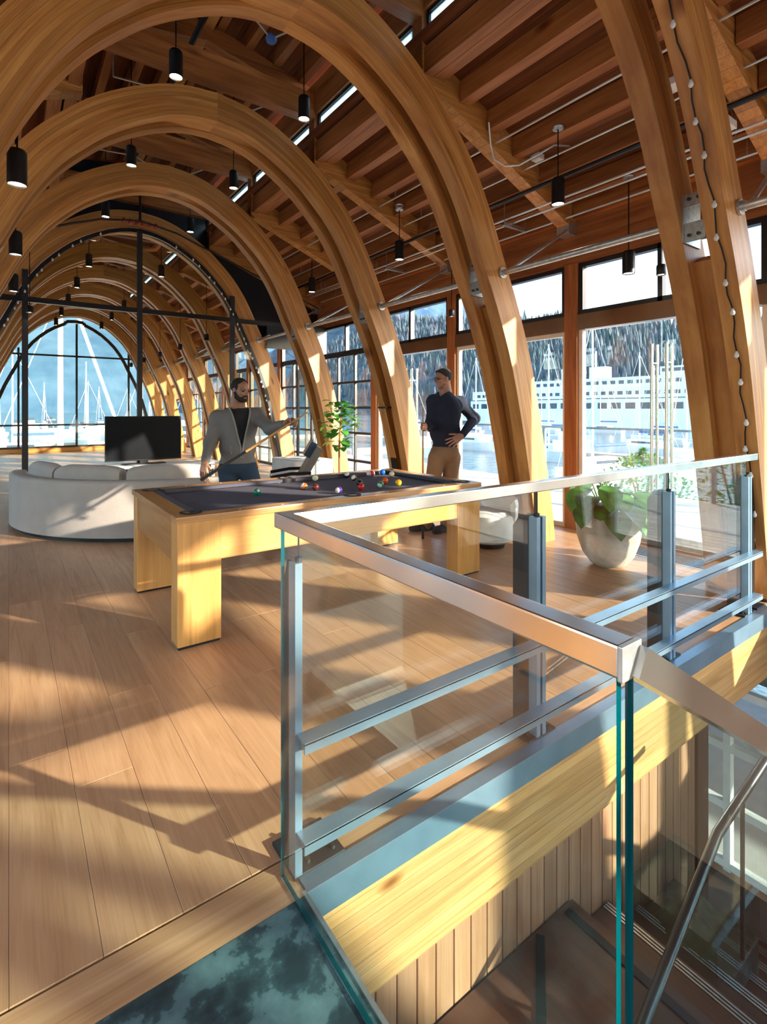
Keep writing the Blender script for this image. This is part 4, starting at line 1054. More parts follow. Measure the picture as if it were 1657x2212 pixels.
# terrace outside the doors
te = thing('terrace_deck', 'bleached timber terrace outside the glass doors', 'terrace', (7.2, 6, -.1))
mw = wood('bleached_deck', (.46,.42,.37), (.58,.54,.49), (.68,.64,.6), 'y', rough=.6)
m0 = None
for i in range(22):
    x = XW+.10+i*.15
    if m0 is None: m = MB(); m.box(x, x+.142, -6, 20, -.10, -.03); m0 = m.build('deck_board', mw, te); x00 = x
    else: inst(m0, 'deck_board', te, (x-x00, 0, 0))
m = MB(); m.box(XW+.10, XW+3.4, -6, 20, -.3, -.10); m.build('deck_base', M['subfloor'], te)
for i in range(9):
    y = -3+i*2.4
    if i == 0:
        tg = thing('terrace_guard', 'section of the glass guard along the terrace edge, beyond the windows', 'railing', (XW+3.3, y, -.03), 'terrace guard sections')
        m = MB(); m.box(XW+3.28, XW+3.34, y-.03, y+.03, -.03, 1.05); m.build('post', M['steel_blue'], tg)
        m = MB(); m.box(XW+3.30, XW+3.32, y+.08, y+2.3, .05, 1.0); m.build('pane', M['glass'], tg)
        m = MB(); m.box(XW+3.27, XW+3.35, y-.03, y+2.37, 1.05, 1.09); m.build('cap', M['steel_blue'], tg)
        g0 = tg
    else: c = copy_tree(g0); c.location.y = y
# shrubs by the terrace
def shrub(x, y, z, r, h, n, lab, mat, seed):
    rg = random.Random(seed); t = thing('shrub', lab, 'shrub', (x, y, z), 'shrubs beyond the terrace')
    m = MB()
    for i in range(5): a = rg.uniform(0, 6.28); m.tube([(x, y, z), (x+.3*r*math.cos(a), y+.3*r*math.sin(a), z+h*.5), (x+.6*r*math.cos(a), y+.6*r*math.sin(a), z+h*.85)], [.03,.02,.008], 5)
    m.build('stems', M['fir_z'], t)
    m = MB()
    for i in range(n):
        a = rg.uniform(0, 6.28); f = rg.random()**.5; zz = z+h*rg.uniform(.15, 1); q = math.sin(min(1, (zz-z)/h*.9+.15)*math.pi)**.5
        c = Vector((x+r*f*q*math.cos(a), y+r*f*q*math.sin(a), zz)); d = Vector((rg.uniform(-1,1), rg.uniform(-1,1), rg.uniform(-.3,.8))).normalized()*.12
        leaf(m, c, c+d, .04, .01, n=2)
    tag(m.build('foliage', mat, t), kind='stuff')
for i, (x, y, r, h, lab) in enumerate(((11.2, 1.3, 1.0, 2.2, 'leafy green shrub seen past the near arch leg'), (11.3, 3.6, 1.1, 2.0, 'leafy green shrub behind the glass door handles'), (11.3, 5.9, 1.0, 1.5, 'low leafy shrub behind the planter'), (11.4, -1.2, 1.2, 2.8, 'tall leafy shrub at the right edge outside'))):
    shrub(x, y, -1.0, r, h, 900, lab, M['leaf2'], 20+i)
m = MB(); m.box(10.2, 13.5, -8, 12, -3.2, -.95); o = m.build('planting_bank', plain('bank_soil', (.12,.11,.08), .95)); tag(o, kind='structure')
# hills
def hill(name, lab, fn, nu, nv, mat):
    V = []; F = []
    for i in range(nu+1):
        for j in range(nv+1): V.append(fn(i/nu, j/nv))
    for i in range(nu):
        for j in range(nv): a = i*(nv+1)+j; F.append((a, a+1, a+nv+2, a+nv+1))
    m = MB(); m.add(V, F); o = m.build(name, mat, smooth=True); tag(o, lab, 'hill'); return o
def hillmat(name, c1, c2, c3, sc):
    m, t, out = newmat(name); b = principled(t, out, c1, 1.); b.inputs['Specular IOR Level'].default_value = 0
    tc = N(t, 'ShaderNodeTexCoord'); n = N(t, 'ShaderNodeTexNoise', Scale=sc, Detail=10., Roughness=.7); t.links.new(tc.outputs['Object'], n.inputs[0])
    r = ramp(t, [(.35, c1), (.5, c2), (.68, c3)]); t.links.new(n.outputs['Fac'], r.inputs[0]); t.links.new(r.outputs[0], b.inputs['Base Color']); return m
hm1 = hillmat('far_hill', (.040,.088,.160), (.058,.115,.195), (.09,.155,.24), .012)  # blue of the distance haze is put into these colours
hm2 = hillmat('near_hill', (.06,.10,.11), (.10,.14,.155), (.18,.19,.22), .06)  # lightened and blued to stand in for air haze
def f_north(u, v):
    x = -1500+3000*u; d = 1000+500*v; hgt = v**.8*(420+150*noise.noise(Vector((u*5, 3, 0)))+60*noise.noise(Vector((u*16, v*4, 1))))
    return (x, d, ZW-1+max(0, hgt))
hill('mountain', 'hazy blue forested mountain beyond the far window', f_north, 90, 14, hm1)
def f_east(u, v):
    y = -300+1300*u; x = 330+230*v-u*40; hgt = v**.75*(min(175, max(55, 84+195*(u-.37)))+8*noise.noise(Vector((u*9, 5, 0)))+5*noise.noise(Vector((u*40, v*9, 1))))
    return (x, y, ZW-1+max(0, hgt))
hill('hillside', 'dark wooded hillside behind the ferry', f_east, 120, 18, hm2)
def f_south(u, v):
    x = -700+1700*u; y = -330-170*v; hgt = v**.8*(62+16*noise.noise(Vector((u*8, 9, 0))))
    return (x, y, ZW-1+max(0, hgt))
hill('hillside', 'dark wooded hillside added behind the viewer to block horizon glow', f_south, 60, 10, hm2)  # unseen hill added to dim the bright south horizon in glass reflections
# conifer cover on the east hillside
rg = random.Random(11); m = MB()
for i in range(5200):
    u = rg.uniform(.16, .8); v = rg.uniform(.03, .98)**.9; x, y, z = f_east(u, v); h_ = rg.uniform(8, 15); r_ = h_*rg.uniform(.16, .24); b = len(m.v)
    a0 = rg.uniform(0, 6)
    for k in range(5): a = a0+k*1.2566; m.v.append((x+r_*math.cos(a), y+r_*math.sin(a), z-1))
    m.v.append((x, y, z+h_))
    for k in range(5): m.f.append((b+k, b+(k+1) % 5, b+5)); m.m.append(i % 3)
o = m.build('conifer_forest', [hillmat('fir_a', (.075,.115,.12), (.095,.135,.14), (.11,.15,.15), .3), hillmat('fir_b', (.09,.125,.14), (.11,.145,.16), (.13,.165,.18), .3), hillmat('fir_c', (.125,.14,.165), (.15,.16,.185), (.18,.185,.205), .3)], fixn=False); tag(o, 'dense conifer forest covering the hillside behind the ferry', 'forest', kind='stuff')  # tree colours paled with bluish haze instead of a volume
# ferry
FX = 140.
F_ = thing('ferry', 'large white car ferry with rows of windows moored in the harbour', 'ferry', (FX+8, 95, ZW))
M['ship'] = plain('ship_white', (.80,.81,.82), .5, var=.03); M['ship_dark'] = plain('ship_window', (.04,.06,.10), .2)
def hullpts(y0, y1, w, z0, z1, taper=8):
    return [(FX, y0+taper), (FX+w*.5, y0), (FX+w, y0+taper), (FX+w, y1-taper), (FX+w*.5, y1), (FX, y1-taper)]
m = MB(); m.prism(hullpts(38, 152, 17, 0, 0), 'z', ZW-.5, ZW+5.2); m.build('hull', M['ship'], F_)
m = MB(); m.prism(hullpts(44, 146, 17, 0, 0), 'z', ZW+5.2, ZW+9.0); m.build('car_deck', M['ship'], F_)
m = MB(); m.prism([(FX+1, 52), (FX+16, 52), (FX+16, 138), (FX+1, 138)], 'z', ZW+9.0, ZW+12.4); m.build('cabin_deck', M['ship'], F_)
m = MB(); m.prism([(FX+2, 60), (FX+15, 60), (FX+15, 128), (FX+2, 128)], 'z', ZW+12.4, ZW+15.2); m.build('upper_deck', M['ship'], F_)
for y in (63, 120):
    m = MB(); m.prism([(FX+3, y), (FX+14, y), (FX+14, y+7), (FX+3, y+7)], 'z', ZW+15.2, ZW+17.6); wh = m.build('wheelhouse', M['ship'], F_)
    m = MB(); m.box(FX+2.9, FX+3, y+.6, y+6.4, ZW+16.2, ZW+17.1); m.build('bridge_window', M['ship_dark'], wh)
for y in (88, 98):
    m = MB(); m.prism([(FX+6, y), (FX+10, y), (FX+10, y+5), (FX+6, y+5)], 'z', ZW+15.2, ZW+19.); m.build('funnel', M['ship'], F_)
wd = None
for zz, y0, y1, st, hh, ww in ((ZW+10.2, 56, 134, 2.6, 1.0, 1.5), (ZW+13.3, 64, 124, 2.6, 1.0, 1.5), (ZW+6.2, 50, 140, 4.2, 1.7, 2.8)):
    y = y0; xx = {ZW+10.2: FX+1, ZW+13.3: FX+2, ZW+6.2: FX}[zz]; w0 = None
    while y < y1:
        if w0 is None: m = MB(); m.box(xx-.08, xx+.02, y, y+ww, zz, zz+hh); w0 = m.build('ship_window', M['ship_dark'], F_); ya = y
        else: inst(w0, 'ship_window', F_, (0, y-ya, 0))
        y += st
m = MB(); m.box(FX-.05, FX+.05, 44, 146, ZW+9.0, ZW+9.25); m.build('rail_line', M['ship_dark'], F_)
m = MB(); m.tube([(FX+8, 92, ZW+15), (FX+8, 92, ZW+24)], .3, 6); m.build('mast', M['ship'], F_)
# boats
def make_boat(kind):
    t = thing('sailboat' if kind == 's' else 'motorboat', 'x', 'boat', (0, 0, 0))
    L = 10 if kind == 's' else 8.5; w_ = 1.5
    V = []; F = []; n = 8
    for i in range(n+1):
        f = i/n; ww = w_*math.sin(math.pi*min(1, .32+f*.68))**.8 if f < 1 else .05
        y = -L/2+L*f; V += [(-ww, y, 1.0+.3*f*f), (-ww*.6, y, -.3), (ww*.6, y, -.3), (ww, y, 1.0+.3*f*f)]
    for i in range(n):
        for k in range(4): F.append((i*4+k, i*4+(k+1) % 4, (i+1)*4+(k+1) % 4, (i+1)*4+k))
    F += [(0,1,2,3), tuple(n*4+k for k in range(4))]; m = MB(); m.add(V, F); m.build('hull', M['ship'], t)
    m = MB(); m.bbox(-w_*.6, w_*.6, -L*.22, L*.2, .95, 1.9 if kind == 's' else 2.5, r=.2); m.build('cabin', M['ship'], t)
    m = MB(); m.box(-w_*.62, w_*.62, -L*.15, L*.12, 1.45, 1.7 if kind == 's' else 2.1); m.build('cabin_window', M['ship_dark'], t)
    if kind == 's':
        m = MB(); m.tube([(0, .6, 1.5), (0, .6, 13.5)], [.12, .07], 6); m.build('mast', M['ship'], t)
        m = MB(); m.tube([(0, .6, 2.9), (0, -3.6, 2.9)], .16, 6); m.build('boom', plain('sail_cover', (.05,.12,.3), .8) if 'sail_cover' not in bpy.data.materials else bpy.data.materials['sail_cover'], t)
        for yy in (-4.6, 4.7): m = MB(); m.tube([(0, .6, 13.3), (0, yy, 1.2)], .03, 4); m.build('stay', M['ship'], t)
    else:
        m = MB(); m.box(-.8, .8, -.9, 1.0, 2.5, 3.3); m.build('flybridge', M['ship_dark'], t)
    return t
bs, bm2 = make_boat('s'), make_boat('m'); first = {'s': True, 'm': True}
rg = random.Random(4)
spots = []
def free(x, y): return all((x-a)**2+(y-b)**2 > 13**2 for a, b, _ in spots) and not (FX-14 < x and 30 < y < 160) and not 58 < y < 64.5+0*x and not 57 < x < 66 and not (98 < y < 105 and x < 62) and not ((x-3)**2+(y-46)**2 < 14**2)
tries = 0
while len(spots) < 30 and tries < 4000:
    tries += 1; d = rg.uniform(30, 190); a = rg.uniform(-.18, .36); x, y = XC+d*a, 20+d
    if free(x, y): spots.append((x, y, 'n'))
while len(spots) < 62 and tries < 9000:
    tries += 1; x = rg.uniform(40, 120); y = x*rg.uniform(.2, 1.35)
    if free(x, y): spots.append((x, y, 'e'))
for i, (x, y, wh_) in enumerate(spots):
    k = 's' if rg.random() < .55 else 'm'; src = bs if k == 's' else bm2
    if first[k]: t = src; first[k] = False
    else: t = copy_tree(src)
    t.location = (x, y, ZW+.1); t.rotation_euler.z = rg.choice([0.1, 1.6, 1.45, -.1, 3.1])
    t['group'] = ('boats in the marina beyond the far window' if wh_ == 'n' else 'boats in the marina beyond the right hand windows')
    t['label'] = ('white %s moored in the marina seen through the %s' % ('sailing boat' if k == 's' else 'motor boat', 'far arched window' if wh_ == 'n' else 'right hand windows'))
# tall yacht close to the far window
Yt = thing('yacht', 'tall white yacht with thick mast and slanting boom just outside the far window', 'boat', (2.0, 46, ZW))
px = lambda p, d_: p
m = MB(); m.tube([(3.15, 46, ZW+1), (3.15, 46, 10.5)], [.22,.16], 8); m.build('mast', M['ship'], Yt)
m = MB(); m.tube([(4.05, 46, 9.4), (7.6, 46, -1.6)], .13, 6); m.build('boom', M['ship'], Yt)
m = MB(); m.tube([(3.15, 46, 10.3), (-1.5, 46, -3.2)], .03, 4); m.build('stay', M['ship'], Yt)
m = MB(); m.bbox(-2., 8.5, 44.5, 47.5, ZW-.3, ZW+1.2, r=.4); m.build('hull', M['ship'], Yt); m = MB(); m.bbox(1., 5.5, 45, 47, ZW+1.2, ZW+2.1, r=.2); m.build('cabin', M['ship'], Yt)
# floating docks
for i, (x0, x1, y0, y1, lab) in enumerate(((-30, 60, 60, 62.5, 'long grey floating dock across the marina beyond the far window'), (-30, 60, 100, 103, 'distant grey floating dock beyond the far window'), (60, 62.5, 15, 95, 'grey floating dock between the boats beyond the right hand windows'))):
    m = MB(); m.bbox(x0, x1, y0, y1, ZW-.2, ZW+.45, r=.05); o = m.build('floating_dock', plain('dock_%d' % i, (.5,.42,.34), .8)); tag(o, lab, 'dock')
# ============================================================ people (implicit surfaces meshed with surface nets)
_c, _s = math.cos(R(35.858)), math.sin(R(35.858))
class SDF:
    def __init__(s, k=.03): s.p = []; s.k = k
    def cone(s, a, b, ra, rb, k=None): s.p.append(('c', np.array(a, float), np.array(b, float), ra, rb, s.k if k is None else k)); return s
    def chain(s, pts, rs, k=None):
        for i in range(len(pts)-1): s.cone(pts[i], pts[i+1], rs[i], rs[i+1], k)
        return s
    def ell(s, c, rad, axes, k=None): s.p.append(('e', np.array(c, float), np.array(rad, float), np.array(axes, float), 0, s.k if k is None else k)); return s
    def bounds(s):
        lo = np.full(3, 1e9); hi = -lo
        for q in s.p:
            if q[0] == 'c': a = np.minimum(q[1]-q[3], q[2]-q[4]); b = np.maximum(q[1]+q[3], q[2]+q[4])
            else: r = q[2].max(); a = q[1]-r; b = q[1]+r
            lo = np.minimum(lo, a); hi = np.maximum(hi, b)
        return lo, hi
    def mesh(s, res, cut=None):
        lo, hi = s.bounds(); lo = lo-3*res; hi = hi+3*res; n = np.ceil((hi-lo)/res).astype(int)+1
        F = np.full(n, .08)
        for q in s.p:
            k = q[5]; m = k+.05
            if q[0] == 'c': a = np.minimum(q[1]-q[3], q[2]-q[4])-m; b = np.maximum(q[1]+q[3], q[2]+q[4])+m
            else: r = q[2].max(); a = q[1]-r-m; b = q[1]+r+m
            i0 = np.clip(np.floor((a-lo)/res).astype(int), 0, n-1); i1 = np.clip(np.ceil((b-lo)/res).astype(int)+1, 1, n)
            ax = [lo[d]+res*np.arange(i0[d], i1[d]) for d in range(3)]
            X, Y, Z = np.meshgrid(*ax, indexing='ij')
            if q[0] == 'c':
                d = q[2]-q[1]; L2 = d@d+1e-12; px, py, pz = X-q[1][0], Y-q[1][1], Z-q[1][2]
                t = np.clip((px*d[0]+py*d[1]+pz*d[2])/L2, 0, 1)
                D = np.sqrt((px-t*d[0])**2+(py-t*d[1])**2+(pz-t*d[2])**2)-(q[3]+(q[4]-q[3])*t)
            else:
                px, py, pz = X-q[1][0], Y-q[1][1], Z-q[1][2]; A = q[3]; r = q[2]
                u = [(px*A[i][0]+py*A[i][1]+pz*A[i][2]) for i in range(3)]
                k0 = np.sqrt(sum((u[i]/r[i])**2 for i in range(3))); k1 = np.sqrt(sum((u[i]/r[i]**2)**2 for i in range(3)))+1e-9
                D = k0*(k0-1)/k1
            sl = tuple(slice(i0[d], i1[d]) for d in range(3)); G = F[sl]
            h = np.clip(.5+.5*(G-D)/max(k, 1e-6), 0, 1); F[sl] = G*(1-h)+D*h-k*h*(1-h)
        if cut is not None:
            X, Y, Z = np.meshgrid(*[lo[d]+res*np.arange(n[d]) for d in range(3)], indexing='ij'); F = cut(F, X, Y, Z)
        return nets(F, lo, res)
def nets(F, lo, res):
    F = np.pad(F, 1, constant_values=.05); lo = lo-res; ins = F < 0
    nx, ny, nz = F.shape; C = np.zeros((nx-1, ny-1, nz-1, 3)); W = np.zeros((nx-1, ny-1, nz-1))
    def sub(A, o): return A[o[0]:nx-1+o[0], o[1]:ny-1+o[1], o[2]:nz-1+o[2]]
    for ax in range(3):
        for u in (0, 1):
            for v in (0, 1):
                o = [0, 0, 0]; oth = [d for d in range(3) if d != ax]; o[oth[0]] = u; o[oth[1]] = v; o2 = list(o); o2[ax] = 1
                a, b = sub(F, o), sub(F, o2); m = (a < 0) != (b < 0); t = np.where(m, a/(a-b+1e-12), 0)
                for d in range(3): C[..., d] += np.where(m, (o[d]+(t if d == ax else 0)), 0)
                W += m
    act = W > 0; idx = -np.ones(W.shape, int); I = np.argwhere(act); idx[act] = np.arange(len(I))
    V = lo+res*(I+C[act]/W[act][:, None]); Q = []
    for ax in range(3):
        oth = [d for d in range(3) if d != ax]
        a = np.take(ins, range(F.shape[ax]-1), ax); b = np.take(ins, range(1, F.shape[ax]), ax); e = np.argwhere(a != b)
        e = e[(e[:, oth[0]] > 0) & (e[:, oth[1]] > 0) & (e[:, oth[0]] < F.shape[oth[0]]-1) & (e[:, oth[1]] < F.shape[oth[1]]-1)]
        def cell(du, dv): c = e.copy(); c[:, oth[0]] -= du; c[:, oth[1]] -= dv; return idx[c[:, 0], c[:, 1], c[:, 2]]
        q = np.stack([cell(1, 1), cell(0, 1), cell(0, 0), cell(1, 0)], 1)
        fl = a[e[:, 0], e[:, 1], e[:, 2]]
        if ax == 1: fl = ~fl
        q[~fl] = q[~fl][:, ::-1]; Q.append(q)
    return V, np.concatenate(Q)
def add_mesh(name, parts, mats, parent, matfn=None):
    """parts: list of (V,Q,mat index)"""
    off = np.array(root_loc(parent)); VV = []; QQ = []; MI = []; b = 0
    for V, Q, mi in parts: VV.append(V-off); QQ.append(Q+b); MI += [mi]*len(Q); b += len(V)
    V = np.concatenate(VV); Q = np.concatenate(QQ); me = bpy.data.meshes.new(name)
    me.from_pydata(V.tolist(), [], Q.tolist())
    for m in mats: me.materials.append(m)
    if matfn is not None:
        cen = V[Q].mean(1)+off; MI = matfn(cen, np.array(MI))
    me.polygons.foreach_set('material_index', [int(i) for i in MI]); me.polygons.foreach_set('use_smooth', [True]*len(Q)); me.update()
    o = bpy.data.objects.new(name, me); COL.objects.link(o); o.parent = parent; return o
def knit(name, col, sc=300., b=.4): return plain(name, col, .9, bump=b, bscale=sc, var=.07, scale=5.)
def skinmat(name, col):
    m, t, out = newmat(name); b = principled(t, out, col, .45); b.inputs['Subsurface Weight'].default_value = .08; b.inputs['Subsurface Scale'].default_value = .02
    tc = N(t, 'ShaderNodeTexCoord'); n = N(t, 'ShaderNodeTexNoise', Scale=14., Detail=4.); t.links.new(tc.outputs['Object'], n.inputs[0])
    r = ramp(t, [(.3, tuple(c*.85 for c in col)), (.7, tuple(min(1, c*1.12) for c in col))]); t.links.new(n.outputs['Fac'], r.inputs[0]); t.links.new(r.outputs[0], b.inputs['Base Color']); return m
UP = np.array([0, 0, 1.])
def nv(v): v = np.array(v, float); return v/np.linalg.norm(v)
def rot(v, ax, a): ax = nv(ax); return v*math.cos(a)+np.cross(ax, v)*math.sin(a)+ax*(ax@v)*(1-math.cos(a))
def hand(S_, wrist, pdir, pnorm, curls, thumb, spread=.10, sc=1., side=1, tcurl=.5):
    """palm along pdir, palm faces pnorm; side=+1: thumb on the +cross(pnorm,pdir) side"""
    pd = nv(pdir); pn = nv(np.array(pnorm)-pd*(pd@np.array(pnorm))); sd = np.cross(pn, pd)*side; w_ = np.array(wrist, float)
    for k, (o_, ln) in enumerate(((.030, .078), (.010, .084), (-.011, .080), (-.031, .070))):
        S_.cone(w_+sd*o_*.55*sc, w_+pd*ln*sc+sd*o_*sc, .015*sc, .0125*sc, .012)
    for k, (o_, base, L) in enumerate(((.030, .080, (.043,.026,.021)), (.010, .086, (.047,.030,.022)), (-.011, .082, (.044,.028,.021)), (-.031, .072, (.034,.022,.018)))):
        p = w_+pd*base*sc+sd*o_*sc; d = rot(pd, pn, -side*spread*(k-1.5)); ang = 0; c = curls[k] if isinstance(curls, (list, tuple)) else curls
        ax = np.cross(d, pn)
        for j in range(3):
            d = rot(d, ax, c*(1. if j else .8)); q = p+d*L[j]*sc; S_.cone(p, q, (.0098-.0009*j)*sc, (.0093-.0012*j)*sc, .003); p = q
    p = w_+pd*.018*sc+sd*.026*sc; d = nv(pd*.75+sd*thumb+pn*.25); ax = np.cross(d, pn)
    S_.cone(w_+sd*.012*sc, p, .016*sc, .015*sc, .012)
    for j, L in enumerate((.038, .032, .026)):
        q = p+d*L*sc; S_.cone(p, q, (.0125-.001*j)*sc, (.0115-.0015*j)*sc, .006); p = q; d = rot(d, ax, tcurl*.7); d = nv(d-sd*.25*tcurl)
    return S_
def head(c, f, up, sc=1.):
    """returns SDF of head; c = centre of skull, f = facing"""
    up = nv(up); f = nv(np.array(f)-up*(up@np.array(f))); sd = np.cross(up, f); A = [f, sd, up]; H = SDF(.02); c = np.array(c, float)
    P = lambda x, y, z: c+(f*x+sd*y+up*z)*sc
    H.ell(P(-.012, 0, .028), np.array((.098,.076,.088))*sc, A, .02)
    H.ell(P(.030, 0, -.035), np.array((.062,.058,.078))*sc, A, .03)
    H.ell(P(.052, 0, -.088), np.array((.034,.036,.024))*sc, A, .025)
    for s in (-1, 1):
        H.ell(P(.068, s*.036, .022), np.array((.020,.026,.011))*sc, A, .012)      # brow
        H.ell(P(.066, s*.040, -.022), np.array((.020,.020,.018))*sc, A, .014)     # cheek
        H.ell(P(-.004, s*.077, -.008), np.array((.018,.009,.031))*sc, A, .006)    # ear
        H.ell(P(-.008, s*.083, -.002), np.array((.015,.005,.024))*sc, A, .004)
    H.cone(P(.086, 0, .012), P(.110, 0, -.024), .0085*sc, .0125*sc, .010)
    for s in (-1, 1): H.ell(P(.096, s*.011, -.030), np.array((.010,.008,.008))*sc, A, .006)
    H.ell(P(.084, 0, -.054), np.array((.012,.024,.0065))*sc, A, .005); H.ell(P(.083, 0, -.066), np.array((.011,.021,.007))*sc, A, .005)
    H.cone(P(-.030, 0, -.05), P(-.038, 0, -.165), .056*sc, .060*sc, .025)
    return H, P, A
def face_details(c, f, up, sc, par, hair_col, glasses=False):
    up = nv(up); f = nv(np.array(f)-up*(up@np.array(f))); sd = np.cross(up, f); c = np.array(c, float); P = lambda x, y, z: c+(f*x+sd*y+up*z)*sc
    A = [f, sd, up]
    for s in (-1, 1):
        E_ = SDF(.001); E_.ell(P(.0795, s*.033, .003), np.array((.012,.0135,.0085))*sc, A); V, Q = E_.mesh(.0025); add_mesh('eye', [(V, Q, 0)], [M['eye_dark']], par)
        B_ = SDF(.004); B_.cone(P(.090, s*.016, .021), P(.078, s*.050, .022), .0045*sc, .0035*sc); V, Q = B_.mesh(.0025); add_mesh('eyebrow', [(V, Q, 0)], [hair_col], par)
    if glasses:
        m = MB()
        for s in (-1, 1):
            pts = [P(.101, s*.034+.023*math.cos(a), .002+.018*math.sin(a)) for a in np.linspace(0, 2*math.pi, 17)]; m.tube(pts, .0018*sc, 5, cap=False)
            m.tube([P(.099, s*.056, .006), P(.0, s*.086, .008)], .0018*sc, 5)
        m.tube([P(.103, -.011, .006), P(.103, .011, .006)], .0018*sc, 5); m.build('glasses', M['black'], par)
M['eye_dark'] = plain('eye_dark', (.015,.01,.008), .15)
def shoe(S_, ankle, d, sc=1.):
    d = nv((d[0], d[1], 0)); a = np.array(ankle, float); h = np.array((a[0], a[1], 0.))-d*.05*sc
    S_.chain([h+UP*.045, h+d*.09*sc+UP*.043, h+d*.17*sc+UP*.038, h+d*.225*sc+UP*.034], [.042*sc, .043*sc, .044*sc, .034*sc], .02)
    S_.cone(h+UP*.05+d*.02, a, .042*sc, .040*sc, .02)
def floorcut(F, X, Y, Z): return np.maximum(F, .002-Z)
def JW(px, py, d):
    u = (px-828.5)/1120*d; return np.array((u*_c+d*_s, d*_c-u*_s, 1.42+(884-py)*d/1120))
RT = np.array((_c, -_s, 0)); VW = np.array((_s, _c, 0))     # image right, view direction

# ---------------- bearded man in the grey cardigan
d0 = 5.28
fl_ = nv(-VW*.86+RT*.42); sl_d = np.cross(UP, fl_)         # torso facing; sl_d = his left
B1 = thing('person', 'bearded man in grey cardigan and jeans leaning on the pool table with a cue', 'person', tuple(np.append(JW(540, 1180, 5.28)[:2], 0)))
hipR, hipL = JW(492, 1012, d0+.02), JW(536, 1012, d0+.03); knR, knL = JW(500, 1098, d0-.05), JW(563, 1094, d0+.05)
anR = JW(507, 1176, 5.22); anL = JW(588, 1164, 5.42)
pel = (hipR+hipL)/2+UP*.05; chest = JW(514, 925, d0); neckb = JW(517, 884, d0+.02)
shR, shL = JW(470, 903, d0-.03), JW(555, 899, d0+.06)
elR, wrR = JW(454, 957, d0-.13), JW(442, 1000, d0-.36); haR = wrR
elL, wrL = JW(583, 926, d0-.14), JW(617, 915, d0-.30)
def torso(S_, e=0., k=.05, low=True):
    A = [fl_, sl_d, UP]
    S_.ell(chest+UP*.02, (.118+e, .178+e, .20), A, k); S_.ell(JW(514, 965, d0), (.125+e, .165+e, .17), A, k); S_.ell(pel+UP*.0, (.122+e, .168+e, .13), A, k)
    S_.cone(shR, shL, .056+e, .056+e, k); S_.cone(neckb-UP*.05, neckb+UP*.01, .092+e, .058+e, k); return S_
bd = SDF(.03); torso(bd, -.02)
bd.chain([shR, elR, wrR], [.05,.04,.027]).chain([shL, elL, wrL], [.05,.04,.027]).chain([hipR, knR, anR], [.075,.05,.036]).chain([hipL, knL, anL], [.075,.05,.036])
bd.cone(neckb-UP*.03, JW(519, 862, d0-.02), .056, .054)
Vb, Qb = bd.mesh(.011)
hc = JW(519, 843, d0-.06); hf = -VW*.50+RT*.80-UP*.0; hup = nv(UP+nv(hf)*.22)
H, HP, HA = head(hc, hf, hup, .97); Vh, Qh = H.mesh(.0045)
h1 = SDF(.006); pdir = nv(-UP*.95-VW*.25); hand(h1, wrR, pdir, nv(RT*.25+VW*.9), [.25,.3,.35,.4], .7, .14, 1.05, side=-1, tcurl=.3); Vr, Qr = h1.mesh(.0035)
cueA, cueB = JW(434, 1037, d0-.42), JW(664, 891, d0-.36); cd = nv(cueB-cueA)
h2 = SDF(.006); hand(h2, wrL, nv(RT*.92+UP*.30-VW*.1), nv(-UP*.55-VW*.6), [1.05,1.1,1.15,1.2], .55, .05, 1.05, side=1, tcurl=.8); Vl, Ql = h2.mesh(.0035)
sk1 = skinmat('skin_tan', (.36,.17,.10))
add_mesh('body', [(Vb, Qb, 0), (Vh, Qh, 0), (Vr, Qr, 0), (Vl, Ql, 0)], [sk1], B1)
hair = plain('dark_hair', (.014,.011,.010), .7, bump=.6, bscale=350.)
hs = SDF(.015); hs.ell(HP(-.018, 0, .036), np.array((.103,.082,.092))*.97, HA)
def haircut(F, X, Y, Z, P_=HP, A_=HA):
    q = [(X-hc_[0])*a[0]+(Y-hc_[1])*a[1]+(Z-hc_[2])*a[2] for a in A_]
    line = .030+.030*np.clip((q[2]-.06)/.06, 0, 1)-.35*np.abs(np.abs(q[1])-.045)*(q[2] > .05)
    return np.maximum(F, np.maximum((q[0]-line)*.9, -.03-q[2]-np.clip(-q[0], 0, .05)*.9))
hc_ = hc; V, Q = hs.mesh(.004, haircut); add_mesh('hair', [(V, Q, 0)], [hair], B1)
bs_ = SDF(.016); bs_.ell(HP(.048, 0, -.080), np.array((.048,.056,.040))*.97, HA); 
for s in (-1, 1): bs_.chain([HP(.004, s*.068, .006), HP(.002, s*.068, -.028), HP(.026, s*.060, -.065), HP(.055, s*.034, -.088)], [.008,.013,.020,.024])
bs_.chain([HP(.088, -.026, -.052), HP(.096, 0, -.043), HP(.088, .026, -.052)], [.008,.009,.008])
def beardcut(F, X, Y, Z):
    q = [(X-hc[0])*a[0]+(Y-hc[1])*a[1]+(Z-hc[2])*a[2] for a in HA]
    mouth = np.sqrt(((q[0]-.094)/.02)**2+(q[1]/.023)**2+((q[2]+.059)/.0075)**2)-1
    return np.maximum(F, -mouth*.007)
V, Q = bs_.mesh(.004, beardcut); add_mesh('beard', [(V, Q, 0)], [hair], B1)
face_details(hc, hf, hup, .97, B1, hair)
